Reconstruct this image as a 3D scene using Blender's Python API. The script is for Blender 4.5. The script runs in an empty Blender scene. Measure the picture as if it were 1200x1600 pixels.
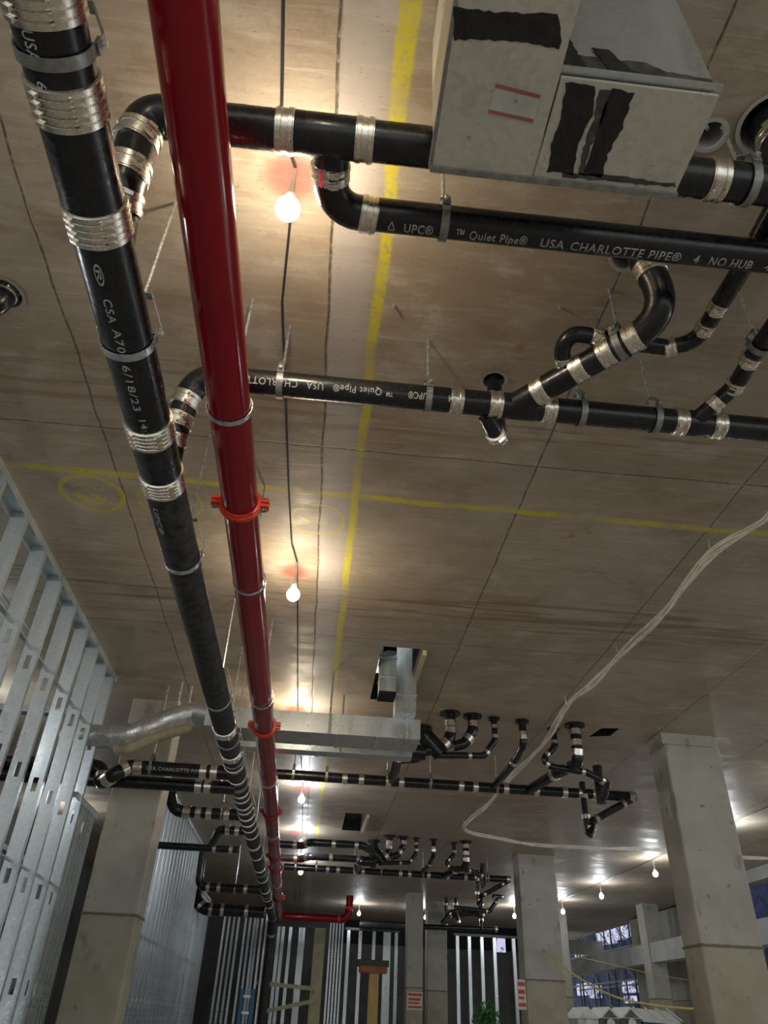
import bpy, bmesh, math, random
import numpy as np
from mathutils import Vector, Matrix
from mathutils.geometry import tessellate_polygon
random.seed(7)
S = bpy.context.scene
COL = S.collection
PI = math.pi

# ------------------------------------------------------------------ camera
F = 1145.12
CAM = np.array([0.0, 0.0, 1.6])
def cam_axes(pit, yaw, roll):
    c, s = math.cos, math.sin
    fwd = np.array([s(yaw)*c(pit), c(yaw)*c(pit), s(pit)])
    rt = np.array([c(yaw), -s(yaw), 0.0]); up = np.cross(rt, fwd)
    return c(roll)*rt + s(roll)*up, -s(roll)*rt + c(roll)*up, fwd
RT, UP, FW = cam_axes(0.6089, 0.068884, 0.0453766)
cd = bpy.data.cameras.new('camera'); cam = bpy.data.objects.new('camera', cd); COL.objects.link(cam)
cd.sensor_fit = 'VERTICAL'; cd.sensor_height = 36; cd.lens = 36*F/1600
cd.clip_start = 0.02; cd.clip_end = 200
cam.matrix_world = Matrix(((RT[0], UP[0], -FW[0], CAM[0]), (RT[1], UP[1], -FW[1], CAM[1]), (RT[2], UP[2], -FW[2], CAM[2]), (0, 0, 0, 1)))
S.camera = cam
# ------------------------------------------------------------------ exposure, world
S.view_settings.view_transform = 'Standard'; S.view_settings.look = 'None'
S.view_settings.gamma = 1; S.view_settings.use_curve_mapping = False
S.view_settings.exposure = 1.15
BULB = 100.0            # emission strength of the work-light bulbs
w = bpy.data.worlds.new('world'); S.world = w; w.use_nodes = True
w.node_tree.nodes['Background'].inputs[0].default_value = (0.82, 0.86, 0.85, 1)
w.node_tree.nodes['Background'].inputs[1].default_value = 0.5
ZC = 4.234             # underside of the slab

# points of the place from the surveyed picture: the ray of a pixel met with a known plane
def ray(u, v): return RT*((u-600)/F) - UP*((v-800)/F) + FW
def az(u, v, z=ZC):
    d = ray(u, v); return Vector(CAM + d*((z-CAM[2])/d[2]))
def ay(u, v, y):
    d = ray(u, v); return Vector(CAM + d*(y/d[1]))
def ax(u, v, x):
    d = ray(u, v); return Vector(CAM + d*(x/d[0]))

# ------------------------------------------------------------------ materials
class NT:
    def __init__(s, name):
        s.m = bpy.data.materials.new(name); s.m.use_nodes = True; s.t = s.m.node_tree
        s.b = s.t.nodes['Principled BSDF']
    def n(s, typ, **k):
        x = s.t.nodes.new(typ)
        for a, b in k.items(): setattr(x, a, b)
        return x
    def put(s, sock, v):
        if v is None: return
        if hasattr(v, 'node'): s.t.links.new(v, sock)
        else:
            if isinstance(v, tuple) and len(v) == 3 and sock.type == 'RGBA': v = (*v, 1)
            sock.default_value = v
    def m_(s, op, a, b=None, c=None, clamp=False):
        x = s.n('ShaderNodeMath', operation=op, use_clamp=clamp)
        for i, q in enumerate((a, b, c)): s.put(x.inputs[i], q)
        return x.outputs[0]
    def mix(s, f, a, b, typ='MIX'):
        x = s.n('ShaderNodeMix', data_type='RGBA', blend_type=typ)
        s.put(x.inputs[0], f); s.put(x.inputs[6], a); s.put(x.inputs[7], b)
        return x.outputs[2]
    def ss(s, v, lo, hi, a=0.0, b=1.0):
        x = s.n('ShaderNodeMapRange', interpolation_type='SMOOTHSTEP')
        s.put(x.inputs[0], v); x.inputs[1].default_value = lo; x.inputs[2].default_value = hi
        x.inputs[3].default_value = a; x.inputs[4].default_value = b
        return x.outputs[0]
    def coord(s): return s.n('ShaderNodeTexCoord').outputs['Object']
    def scale(s, vec, sc, loc=(0, 0, 0)):
        x = s.n('ShaderNodeMapping'); s.put(x.inputs[0], vec); x.inputs[1].default_value = loc; x.inputs[3].default_value = sc
        return x.outputs[0]
    def noise(s, vec, sc, det=4, rough=.55, dist=0):
        x = s.n('ShaderNodeTexNoise'); s.put(x.inputs['Vector'], vec); x.inputs['Scale'].default_value = sc
        x.inputs['Detail'].default_value = det; x.inputs['Roughness'].default_value = rough; x.inputs['Distortion'].default_value = dist
        return x.outputs[0]
    def bump(s, h, st=.3, d=.01):
        x = s.n('ShaderNodeBump'); x.inputs['Strength'].default_value = st; x.inputs['Distance'].default_value = d
        s.put(x.inputs['Height'], h); s.t.links.new(x.outputs[0], s.b.inputs['Normal'])
    def out(s, col=None, rough=None, metal=None, **k):
        s.put(s.b.inputs['Base Color'], col); s.put(s.b.inputs['Roughness'], rough); s.put(s.b.inputs['Metallic'], metal)
        for a, v in k.items(): s.put(s.b.inputs[a], v)
        return s.m

def simple(name, col, rough=.5, metal=0.0, var=.12, sc=12, bump=0.0, stretch=(1, 1, 1), rvar=.15, spec=None):
    t = NT(name); c = t.scale(t.coord(), stretch)
    n = t.noise(c, sc); n2 = t.noise(c, sc*4.3, 2)
    f = t.ss(n, .3, .7)
    a = tuple(x*(1-var) for x in col); b = tuple(min(1, x*(1+var)) for x in col)
    if bump: t.bump(n2, bump, .004)
    m = t.out(t.mix(f, a, b), t.ss(n2, .3, .7, max(.02, rough-rvar), min(1, rough+rvar)), metal)
    if spec is not None: t.b.inputs['Specular IOR Level'].default_value = spec
    return m
def emit(name, col, st):
    t = NT(name); t.b.inputs['Base Color'].default_value = (*col, 1)
    t.b.inputs['Emission Color'].default_value = (*col, 1); t.b.inputs['Emission Strength'].default_value = st
    return t.m

def ceiling_mat():
    t = NT('formed_concrete'); co = t.coord()
    sp = t.n('ShaderNodeSeparateXYZ'); t.put(sp.inputs[0], co); X, Y = sp.outputs[0], sp.outputs[1]
    wob = t.noise(co, 2.2, 3); wob2 = t.noise(t.scale(co, (1, 1, 1), (7, 3, 0)), 30, 2)
    big = t.noise(co, 0.55, 5, .6); mid = t.noise(t.scale(co, (1, 1.6, 1), (3, 9, 0)), 2.6, 6, .65)
    grain = t.noise(t.scale(co, (2.2, 26, 1)), 1.6, 5, .6, .3)
    fine = t.noise(co, 38, 4, .7)
    col = t.mix(t.ss(big, .35, .65), (.325, .255, .175), (.430, .370, .290))
    col = t.mix(t.m_('MULTIPLY', t.ss(mid, .50, .66), .75), col, (.520, .470, .390))
    col = t.mix(t.m_('MULTIPLY', t.ss(mid, .48, .34), .6), col, (.240, .165, .100))
    col = t.mix(t.m_('MULTIPLY', t.ss(grain, .52, .72), .35), col, (.660, .600, .520))
    col = t.mix(t.m_('MULTIPLY', t.ss(grain, .44, .30), .40), col, (.260, .200, .140))
    # one tint for each sheet of plywood formwork
    px = t.m_('FLOOR', t.m_('DIVIDE', t.m_('SUBTRACT', X, 1.08), 1.22)); py = t.m_('FLOOR', t.m_('DIVIDE', t.m_('SUBTRACT', Y, .75), 2.438))
    cb = t.n('ShaderNodeCombineXYZ'); t.put(cb.inputs[0], px); t.put(cb.inputs[1], py)
    wn = t.n('ShaderNodeTexWhiteNoise'); t.put(wn.inputs[0], cb.outputs[0])
    col = t.mix(t.m_('MULTIPLY', wn.outputs[0], .42), col, t.mix(wn.outputs[0], (.50, .43, .34), (.30, .265, .205)))
    # pale cement band beside one joint
    wx = t.m_('ADD', X, t.m_('MULTIPLY', t.m_('SUBTRACT', fine, .5), .05))
    band = t.m_('MULTIPLY', t.ss(wx, -.15, -.12), t.ss(wx, .10, -.02))
    col = t.mix(t.m_('MULTIPLY', band, .55), col, (.52, .50, .48))
    # rust and wood-stain streaks running across
    st = t.noise(t.scale(co, (.8, 16, 1), (2, 5, 0)), 1.3, 3, .5)
    rows = t.m_('ADD', t.ss(t.m_('ABSOLUTE', t.m_('SUBTRACT', Y, 5.05)), .55, .1), t.m_('MULTIPLY', t.ss(t.m_('ABSOLUTE', t.m_('SUBTRACT', Y, 2.85)), .3, .05), .8), clamp=True)
    col = t.mix(t.m_('MULTIPLY', t.m_('MULTIPLY', t.ss(st, .52, .62), rows), .65), col, (.20, .11, .045))
    rs = t.noise(t.scale(co, (1, 1, 1), (11, 2, 0)), 4.2, 2)
    col = t.mix(t.m_('MULTIPLY', t.ss(rs, .73, .78), .7), col, (.36, .17, .04))
    # joints
    def joint(q, o, stp, wdt, wv):
        a = t.m_('DIVIDE', t.m_('SUBTRACT', t.m_('ADD', q, t.m_('MULTIPLY', t.m_('SUBTRACT', wob, .5), wv)), o), stp)
        a = t.m_('ABSOLUTE', t.m_('SUBTRACT', t.m_('FRACT', t.m_('ADD', a, .5)), .5))
        return t.ss(t.m_('MULTIPLY', a, stp), wdt, wdt*.3)
    j = t.m_('MAXIMUM', joint(X, 1.08, 1.22, .008, .035), joint(Y, .75, 2.438, .007, .035))
    j = t.m_('MULTIPLY', j, t.ss(wob2, .25, .6, .35, .95))
    col = t.mix(j, col, (.085, .07, .055))
    spk = t.ss(t.noise(t.scale(co, (3, 12, 1), (5, 5, 0)), 9, 3, .7), .62, .70)
    col = t.mix(t.m_('MULTIPLY', spk, .55), col, (.17, .125, .085))
    # yellow spray-painted layout marks
    spray = t.ss(fine, .30, .55, .25, 1.0)
    ex = t.m_('ABSOLUTE', t.m_('SUBTRACT', t.m_('ADD', X, t.m_('MULTIPLY', t.m_('SUBTRACT', wob, .5), .05)), t.m_('SUBTRACT', .085, t.m_('MULTIPLY', Y, .004))))
    wd = t.ss(Y, 1.0, 1.7, .033, .021)
    l1 = t.m_('MULTIPLY', t.ss(t.m_('SUBTRACT', ex, wd), .012, -.006), t.ss(t.noise(t.scale(co, (0, 1, 0)), 1.7, 2), .30, .52, .25, 1))
    l1 = t.m_('MULTIPLY', l1, t.m_('MULTIPLY', t.ss(Y, 14.3, 14.1), t.m_('SUBTRACT', 1.0, t.m_('MULTIPLY', t.ss(Y, 6.6, 6.8), t.ss(Y, 9.3, 9.1)))))
    ey = t.m_('ABSOLUTE', t.m_('SUBTRACT', t.m_('SUBTRACT', t.m_('ADD', Y, t.m_('MULTIPLY', t.m_('SUBTRACT', wob, .5), .08)), 3.625), t.m_('MULTIPLY', X, .012)))
    l2 = t.m_('MULTIPLY', t.ss(ey, .034, .018), t.ss(t.noise(t.scale(co, (1, 0, 0), (1.3, 0, 0)), 2.3, 2), .36, .55, .2, 1))
    yel = t.m_('MULTIPLY', t.m_('MAXIMUM', l1, l2), spray)
    def ring(cx, cy, r, wdt, k, seed):
        dx = t.m_('SUBTRACT', X, cx); dy = t.m_('SUBTRACT', Y, cy)
        d = t.m_('SQRT', t.m_('ADD', t.m_('MULTIPLY', dx, dx), t.m_('MULTIPLY', dy, dy)))
        dw = t.m_('ADD', d, t.m_('MULTIPLY', t.m_('SUBTRACT', wob, .5), .10))
        a = t.ss(t.m_('ABSOLUTE', t.m_('SUBTRACT', dw, r)), wdt, wdt*.4)
        sc = t.noise(t.scale(co, (1, 1, 1), (seed, 0, 0)), 7, 1, .4, 1.2)
        b = t.m_('MULTIPLY', t.ss(t.m_('ABSOLUTE', t.m_('SUBTRACT', sc, .5)), .035, .015), t.ss(d, r*.8, r*.6))
        return t.m_('MULTIPLY', t.m_('MAXIMUM', a, b), k)
    for q in (ring(-1.56, 3.84, .185, .022, .85, 3), ring(-.16, 3.925, .165, .014, .75, 8), ring(-1.08, 3.86, .19, .013, .45, 5)):
        yel = t.m_('MAXIMUM', yel, t.m_('MULTIPLY', q, spray))
    col = t.mix(t.m_('MULTIPLY', yel, .92), col, (.62, .55, .02))
    red = None  # soft red discs blended into the slab colour at the bulb spots
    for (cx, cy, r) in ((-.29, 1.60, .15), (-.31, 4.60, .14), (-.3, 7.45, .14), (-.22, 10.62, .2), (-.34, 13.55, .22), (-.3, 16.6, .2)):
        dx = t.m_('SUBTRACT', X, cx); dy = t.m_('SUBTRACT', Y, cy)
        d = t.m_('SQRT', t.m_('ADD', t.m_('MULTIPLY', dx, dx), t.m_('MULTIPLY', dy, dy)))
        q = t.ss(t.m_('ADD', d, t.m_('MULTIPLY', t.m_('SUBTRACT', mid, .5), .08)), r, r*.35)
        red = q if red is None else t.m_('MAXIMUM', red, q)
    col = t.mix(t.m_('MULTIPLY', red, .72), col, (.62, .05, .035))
    h = t.m_('ADD', t.m_('MULTIPLY', grain, .7), t.m_('ADD', t.m_('MULTIPLY', fine, .35), t.m_('MULTIPLY', j, -1.2)))
    t.bump(h, .5, .006)
    return t.out(col, t.ss(mid, .3, .7, .42, .7), 0.0)

def column_mat():
    t = NT('column_concrete'); co = t.coord()
    sp = t.n('ShaderNodeSeparateXYZ'); t.put(sp.inputs[0], co); Z = sp.outputs[2]
    big = t.noise(co, 1.6, 5, .6); fine = t.noise(co, 30, 4, .7)
    col = t.mix(t.ss(big, .35, .65), (.36, .35, .30), (.46, .45, .395))
    low = t.mix(t.ss(big, .35, .65), (.31, .285, .205), (.41, .385, .30))
    col = t.mix(t.ss(Z, 2.30, 2.29), col, low)
    sm = t.noise(t.scale(co, (1, 1, .5), (4, 0, 2)), 5, 3)
    col = t.mix(t.m_('MULTIPLY', t.ss(sm, .60, .70), .55), col, (.17, .16, .135))
    j = t.ss(t.m_('ABSOLUTE', t.m_('SUBTRACT', t.m_('ADD', Z, t.m_('MULTIPLY', fine, .02)), 2.305)), .016, .006)
    col = t.mix(t.m_('MULTIPLY', j, .8), col, (.10, .09, .07))
    pits = t.ss(t.noise(co, 13, 1), .73, .77)
    col = t.mix(t.m_('MULTIPLY', pits, .6), col, (.12, .11, .1))
    t.bump(t.m_('SUBTRACT', fine, t.m_('MULTIPLY', j, 1.5)), .3, .004)
    return t.out(col, .75, 0.0)

def galv_mat(name='galvanized_steel', col=(.55, .59, .60), rough=.32, sc=70, metal=.80):
    t = NT(name); co = t.coord()
    v = t.n('ShaderNodeTexVoronoi'); t.put(v.inputs['Vector'], co); v.inputs['Scale'].default_value = sc
    sp = t.n('ShaderNodeSeparateColor'); t.put(sp.inputs[0], v.outputs['Color'])
    n = t.noise(t.scale(co, (1, 1, .15)), 6, 3)
    a = tuple(x*.9 for x in col); b = tuple(min(1, x*1.1) for x in col)
    c = t.mix(sp.outputs[0], a, b); c = t.mix(t.m_('MULTIPLY', t.ss(n, .3, .7), .5), c, b)
    return t.out(c, t.m_('ADD', t.ss(n, .3, .7, rough-.1, rough+.1), t.m_('MULTIPLY', sp.outputs[1], .08)), metal)

M = {}
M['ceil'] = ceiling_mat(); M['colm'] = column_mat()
M['floor'] = simple('floor_concrete', (.56, .53, .49), .7, var=.15, sc=.8)
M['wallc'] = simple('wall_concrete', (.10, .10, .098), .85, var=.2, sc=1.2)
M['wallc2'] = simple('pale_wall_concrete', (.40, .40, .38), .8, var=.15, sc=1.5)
M['iron'] = simple('black_coated_iron', (.008, .009, .012), .26, 0.0, .35, 9, .10, rvar=.06, spec=.55)
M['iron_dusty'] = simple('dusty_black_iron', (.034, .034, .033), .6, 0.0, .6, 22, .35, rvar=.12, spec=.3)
M['print'] = simple('grey_print', (.42, .44, .42), .6)
M['steel'] = simple('stainless_steel', (.80, .75, .66), .27, 1.0, .08, 40, rvar=.03)
M['zinc'] = simple('zinc_plated_steel', (.62, .66, .68), .34, .85, .15, 30)
M['strap'] = simple('dull_strap_steel', (.30, .30, .29), .45, .7, .2, 30)
M['galv'] = galv_mat(); M['duct'] = galv_mat('duct_sheet_metal', (.58, .565, .49), .30, 60, .40)
M['stud'] = galv_mat('stud_sheet_metal', (.60, .66, .69), .34, 60, .72)
M['red'] = simple('red_painted_steel', (.27, .004, .012), .36, 0.0, .12, 3, rvar=.02, spec=.16)
t_ = NT('red_gloss_enamel'); M['red'] = t_.out(t_.mix(t_.noise(t_.coord(), 3), (.22, .003, .010), (.30, .005, .014)), .15, 0.0); t_.b.inputs['Specular IOR Level'].default_value = .35
M['orange'] = simple('orange_red_enamel', (.72, .045, .015), .35, 0.0, .1, 20)
M['bolt'] = simple('bolt_steel', (.50, .47, .40), .35, .9)
M['mastic'] = simple('black_duct_mastic', (.012, .012, .011), .6, 0, .5, 30, .5)
M['mastic2'] = simple('thin_grey_mastic', (.055, .055, .05), .6, 0, .5, 30, .5)
M['label'] = simple('grey_label', (.50, .49, .43), .6); M['pink'] = simple('faded_red_print', (.34, .12, .12), .6)
M['cable'] = simple('white_cable_sheath', (.80, .75, .66), .45, 0, .10, 20)
M['bcable'] = simple('dark_cable_sheath', (.03, .03, .035), .5)
M['rope'] = simple('yellow_rope_fibre', (.60, .50, .18), .8)
M['foil'] = simple('foil_jacket', (.85, .85, .83), .34, .8, .12, 18, .5, rvar=.08)
M['wool'] = simple('beige_insulation', (.42, .38, .26), .85, 0, .15, 14, .5)
M['wood'] = simple('yellow_pine', (.52, .36, .13), .7, 0, .15, 6, stretch=(8, 8, .6))
M['brownwood'] = simple('reddish_plywood', (.30, .10, .04), .6, 0, .2, 8)
M['board'] = simple('yellow_board', (.55, .52, .33), .7, 0, .1, 6)
M['blue'] = simple('blue_plastic', (.02, .12, .26), .45); M['tarp'] = simple('blue_debris_netting', (.012, .022, .075), .8, 0, .5, 3)
M['roof'] = simple('white_plastic', (.72, .72, .68), .5); M['greyp'] = simple('grey_plastic', (.12, .12, .13), .5)
M['leaf'] = simple('green_leaf', (.045, .17, .04), .5, 0, .4, 30); M['dark'] = simple('dark_metal', (.03, .03, .03), .5)
M['signw'] = simple('white_sign_board', (.66, .62, .56), .6); M['signr'] = simple('red_sign_print', (.55, .07, .05), .6)
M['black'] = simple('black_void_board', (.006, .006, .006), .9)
M['deepred'] = simple('dark_red_paint', (.16, .008, .012), .4)
M['bulb'] = emit('warm_bulb', (1.0, .84, .62), BULB); M['bulb_cool'] = emit('cool_bulb', (.93, .97, 1.0), BULB*1.25)
t_ = NT('lit_window'); n_ = t_.noise(t_.coord(), 2.6, 5, .75, 1.5); f_ = t_.ss(n_, .44, .52)
t_.put(t_.b.inputs['Base Color'], (.02, .02, .03, 1)); t_.put(t_.b.inputs['Emission Color'], t_.mix(f_, (.02, .03, .10), (.62, .62, .85))); t_.b.inputs['Emission Strength'].default_value = .42; M['window'] = t_.m

# ------------------------------------------------------------------ mesh helpers
def ent(o, label=None, cat=None, group=None, kind=None):
    if label: o['label'] = label
    if cat: o['category'] = cat
    if group: o['group'] = group
    if kind: o['kind'] = kind
    return o
def empty(name, loc, label, cat, group=None):
    o = bpy.data.objects.new(name, None); COL.objects.link(o); o.location = loc; o.empty_display_size = .1
    return ent(o, label, cat, group)
class MB:
    def __init__(s): s.b = bmesh.new()
    def box(s, a, b):
        (x0, y0, z0), (x1, y1, z1) = a, b
        v = [s.b.verts.new(p) for p in ((x0, y0, z0), (x1, y0, z0), (x1, y1, z0), (x0, y1, z0), (x0, y0, z1), (x1, y0, z1), (x1, y1, z1), (x0, y1, z1))]
        for f in ((3, 2, 1, 0), (4, 5, 6, 7), (0, 1, 5, 4), (1, 2, 6, 5), (2, 3, 7, 6), (3, 0, 4, 7)): s.b.faces.new([v[i] for i in f])
        return s
    def obox(s, c, ex, ey, ez):
        c, ex, ey, ez = map(Vector, (c, ex, ey, ez)); v = []
        for k in (-1, 1):
            for i, j in ((-1, -1), (1, -1), (1, 1), (-1, 1)): v.append(s.b.verts.new(c + ex*i + ey*j + ez*k))
        for f in ((3, 2, 1, 0), (4, 5, 6, 7), (0, 1, 5, 4), (1, 2, 6, 5), (2, 3, 7, 6), (3, 0, 4, 7)): s.b.faces.new([v[i] for i in f])
        return s
    def tube(s, pts, r, n=16, caps=True, smooth=True):
        pts = [Vector(p) for p in pts]; rs = r if isinstance(r, (list, tuple)) else [r]*len(pts)
        T = []
        for i in range(len(pts)):
            a = pts[max(i-1, 0)]; b = pts[min(i+1, len(pts)-1)]; T.append((b-a).normalized())
        t0 = T[0]; ref = Vector((0, 0, 1)) if abs(t0.z) < .9 else Vector((1, 0, 0))
        nrm = (ref - t0*ref.dot(t0)).normalized(); rings = []
        for i, p in enumerate(pts):
            t = T[i]; nrm = (nrm - t*nrm.dot(t)).normalized(); bn = t.cross(nrm)
            k = 1.0
            rings.append([s.b.verts.new(p + (nrm*math.cos(2*PI*q/n) + bn*math.sin(2*PI*q/n))*rs[i]*k) for q in range(n)])
        for a, b in zip(rings, rings[1:]):
            for q in range(n):
                f = s.b.faces.new((a[q], a[(q+1) % n], b[(q+1) % n], b[q])); f.smooth = smooth
        if caps:
            s.b.faces.new(rings[0][::-1]); s.b.faces.new(rings[-1])
        return s
    def lathe(s, p, d, prof, n=20, smooth=True, caps=True):
        d = Vector(d).normalized(); p = Vector(p); s.tube([p + d*a for a, _ in prof], [b for _, b in prof], n, caps, smooth); return s
    def band(s, c, q, up, d, pts, w, th):
        """flat strip bent along pts (in the q/up plane), w wide along d and th thick"""
        c, q, up, d = map(Vector, (c, q, up, d)); P = [c + q*a + up*b for a, b in pts]
        rows = []
        for i, p in enumerate(P):
            t = (P[min(i+1, len(P)-1)] - P[max(i-1, 0)]).normalized(); o = t.cross(d)
            rows.append([s.b.verts.new(p + d*sx*w/2 + o*sy*th/2) for sx, sy in ((-1, -1), (1, -1), (1, 1), (-1, 1))])
        for a, b in zip(rows, rows[1:]):
            for k in range(4): s.b.faces.new((a[k], a[(k+1) % 4], b[(k+1) % 4], b[k]))
        s.b.faces.new(rows[0][::-1]); s.b.faces.new(rows[-1]); return s
    def poly(s, pts, off):
        """flat polygon with a thickness vector"""
        off = Vector(off); a = [s.b.verts.new(Vector(p)) for p in pts]; b = [s.b.verts.new(Vector(p)+off) for p in pts]
        s.b.faces.new(a); s.b.faces.new(b[::-1]); n = len(a)
        for i in range(n): s.b.faces.new((a[i], b[i], b[(i+1) % n], a[(i+1) % n]))
        return s
    def build(s, name, mat, parent=None, label=None):
        me = bpy.data.meshes.new(name)
        bmesh.ops.recalc_face_normals(s.b, faces=s.b.faces[:]); s.b.to_mesh(me); s.b.free(); me.set_sharp_from_angle(angle=math.radians(38))
        o = bpy.data.objects.new(name, me); COL.objects.link(o); me.materials.append(mat)
        if parent is not None: put(o, parent)
        if label: o['label'] = label
        return o
def put(o, parent):
    """parent an object whose mesh is written in world coordinates"""
    o.parent = parent
    base = Vector(parent.location)
    if parent.parent is not None: base = Vector((0, 0, 0))   # a part's own mesh is already relative to the thing
    if parent.type == 'EMPTY' and parent.parent is None: o.data.transform(Matrix.Translation(-base))
    elif parent.parent is not None:
        top = parent.parent; o.data.transform(Matrix.Translation(-Vector(top.location) - base))
def copy_tree(o, delta, par=None):
    c = o.copy(); COL.objects.link(c)
    if par is None: c.location = Vector(o.location) + Vector(delta)
    else: c.parent = par
    for ch in o.children: copy_tree(ch, delta, c)
    return c
def fillet(pts, R):
    """-> list of ('s', [a, b]) and ('a', [...]) pieces"""
    pts = [Vector(p) for p in pts]; out = []; cur = pts[0]
    for i in range(1, len(pts)-1):
        p = pts[i]; a = (cur-p); b = (pts[i+1]-p); la, lb = (pts[i-1]-p).length, b.length
        a.normalize(); b.normalize(); ang = a.angle(b); 
        if abs(ang-PI) < .02: continue
        rr = R if not isinstance(R, (list, tuple)) else R[min(i-1, len(R)-1)]
        d = min(rr/math.tan(ang/2), la*.48 if i > 1 else la*.95, lb*.48 if i < len(pts)-2 else lb*.95); rr = d*math.tan(ang/2)
        p0 = p + a*d; p1 = p + b*d; c = p + (a+b).normalized()*(rr/math.sin(ang/2))
        v0 = p0-c; v1 = p1-c; n = max(4, int(7*(PI-ang)/(PI/2))+1); tot = v0.angle(v1); axis = v0.cross(v1).normalized()
        arc = [c + Matrix.Rotation(tot*k/n, 3, axis) @ v0 for k in range(n+1)]
        out.append(('s', [cur.copy(), p0])); out.append(('a', arc)); cur = p1
    out.append(('s', [cur.copy(), pts[-1]]))
    return out
CO = {}
def coupling(root, p, d, r, kind='hd', seg=20, face=None):
    p = Vector(p); d = Vector(d).normalized(); mb = MB()
    if kind == 'main':
        L = .052; prof = []
        for k in range(5):
            x0 = -L + 2*L*k/5; x1 = -L + 2*L*(k+1)/5
            prof += [(x0, r+.003), (x0+.003, r+.0085), (x1-.003, r+.0085), (x1-.0005, r+.003)]
        mb.lathe(p, d, prof, 44)
    elif kind == 'far':
        L = min(.032, r*.55)
        mb.lathe(p, d, [(-L, r+.004), (-L+.001, r+.008), (L-.001, r+.008), (L, r+.004)], 14)
    else:
        L = .03 if r > .05 else .024
        mb.lathe(p, d, [(-L, r+.002), (-L+.001, r+.005), (-L*.85, r+.005), (-L*.8, r+.0075), (-L*.35, r+.0075), (-L*.3, r+.004), (L*.3, r+.004), (L*.35, r+.0075), (L*.8, r+.0075), (L*.85, r+.005), (L-.001, r+.005), (L, r+.002)], seg)
    o = mb.build('coupling', M['steel'], root)
    if kind != 'far':
        f = Vector(face) if face is not None else (Vector(CAM)-p + Vector((.3, .5, .4)))
        f = (f - d*f.dot(d)).normalized(); t = d.cross(f)
        rows = (-.034, -.012, .012, .034) if kind == 'main' else ((-.018, .018) if r > .05 else (-.014, .014))
        for a in rows:
            c = p + d*a + f*(r+.012)
            MB().obox(c, d*.0055, t*.013, f*.0055).lathe(c + t*.0125, t, [(0, .0048), (.009, .0048)], 8).build('clamp_screw', M['steel'], o)
        if kind == 'main':
            g = (f*math.cos(1.2) + t*math.sin(1.2)).normalized(); h = d.cross(g)
            for a in rows: MB().obox(p + d*a + g*(r+.011), d*.005, h*.012, g*.005).build('clamp_screw', M['steel'], o)
    return o
def run(root, pts, r, R=None, mat='iron', cuts=True, kind='hd', n=24, first=False, last=False, names=('pipe_section', 'elbow_fitting'), endonly=False):
    R = R or r*1.9
    pcs = fillet(pts, R)
    for i, (k, q) in enumerate(pcs):
        if (q[-1]-q[0]).length < .004: continue
        if k == 's': MB().tube(q, r, n).build(names[0], M[mat], root)
        else:
            e0 = q[0] - (q[1]-q[0]).normalized()*r*.35; e1 = q[-1] + (q[-1]-q[-2]).normalized()*r*.35
            o = MB().tube([e0]+q+[e1], r*1.05, n).build(names[1], M[mat], root)
            if cuts:
                if not (endonly and i == 1): coupling(root, q[0]-(q[1]-q[0]).normalized()*r*.6, q[1]-q[0], r*1.02, kind, n)
                if kind != 'far': coupling(root, q[-1]+(q[-1]-q[-2]).normalized()*r*.6, q[-1]-q[-2], r*1.02, kind, n)
    if first: coupling(root, Vector(pts[0]), Vector(pts[1])-Vector(pts[0]), r, kind, n)
    if last: coupling(root, Vector(pts[-1]), Vector(pts[-1])-Vector(pts[-2]), r, kind, n)
def text(root, s, p, e, nrm, r, size, mat='print', name='lettering', sx=1.0, length=None):
    """lettering printed round a pipe: starts at p on its axis, reads along e, faces nrm"""
    cu = bpy.data.curves.new('t', 'FONT'); cu.body = s; cu.size = size; cu.resolution_u = 3; cu.offset = size*.012; cu.space_character = 1.12
    to = bpy.data.objects.new('t', cu); COL.objects.link(to); bpy.context.view_layer.update()
    me = bpy.data.meshes.new_from_object(to.evaluated_get(bpy.context.evaluated_depsgraph_get()))
    bpy.data.objects.remove(to); bpy.data.curves.remove(cu)
    e = Vector(e).normalized(); nrm = Vector(nrm); nrm = (nrm - e*nrm.dot(e)).normalized(); up = nrm.cross(e); p = Vector(p)
    tb = bmesh.new(); tb.from_mesh(me); bmesh.ops.remove_doubles(tb, verts=tb.verts[:], dist=1e-6); bmesh.ops.triangulate(tb, faces=tb.faces[:])
    bmesh.ops.subdivide_edges(tb, edges=[g for g in tb.edges if g.calc_length() > size*.18], cuts=3, use_grid_fill=True); tb.to_mesh(me); tb.free()
    if length: sx = length/max(v.co.x for v in me.vertices)
    for v in me.vertices:
        x, y = v.co.x*sx, v.co.y - size*.35
        if r: a = y/r; v.co = p + e*x + (nrm*math.cos(a) + up*math.sin(a))*(r+.0010)
        else: v.co = p + e*x + up*y + nrm*.0006
    me.name = name; o = bpy.data.objects.new(name, me); COL.objects.link(o); me.materials.clear(); me.materials.append(M[mat]); put(o, root)
    return o
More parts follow.
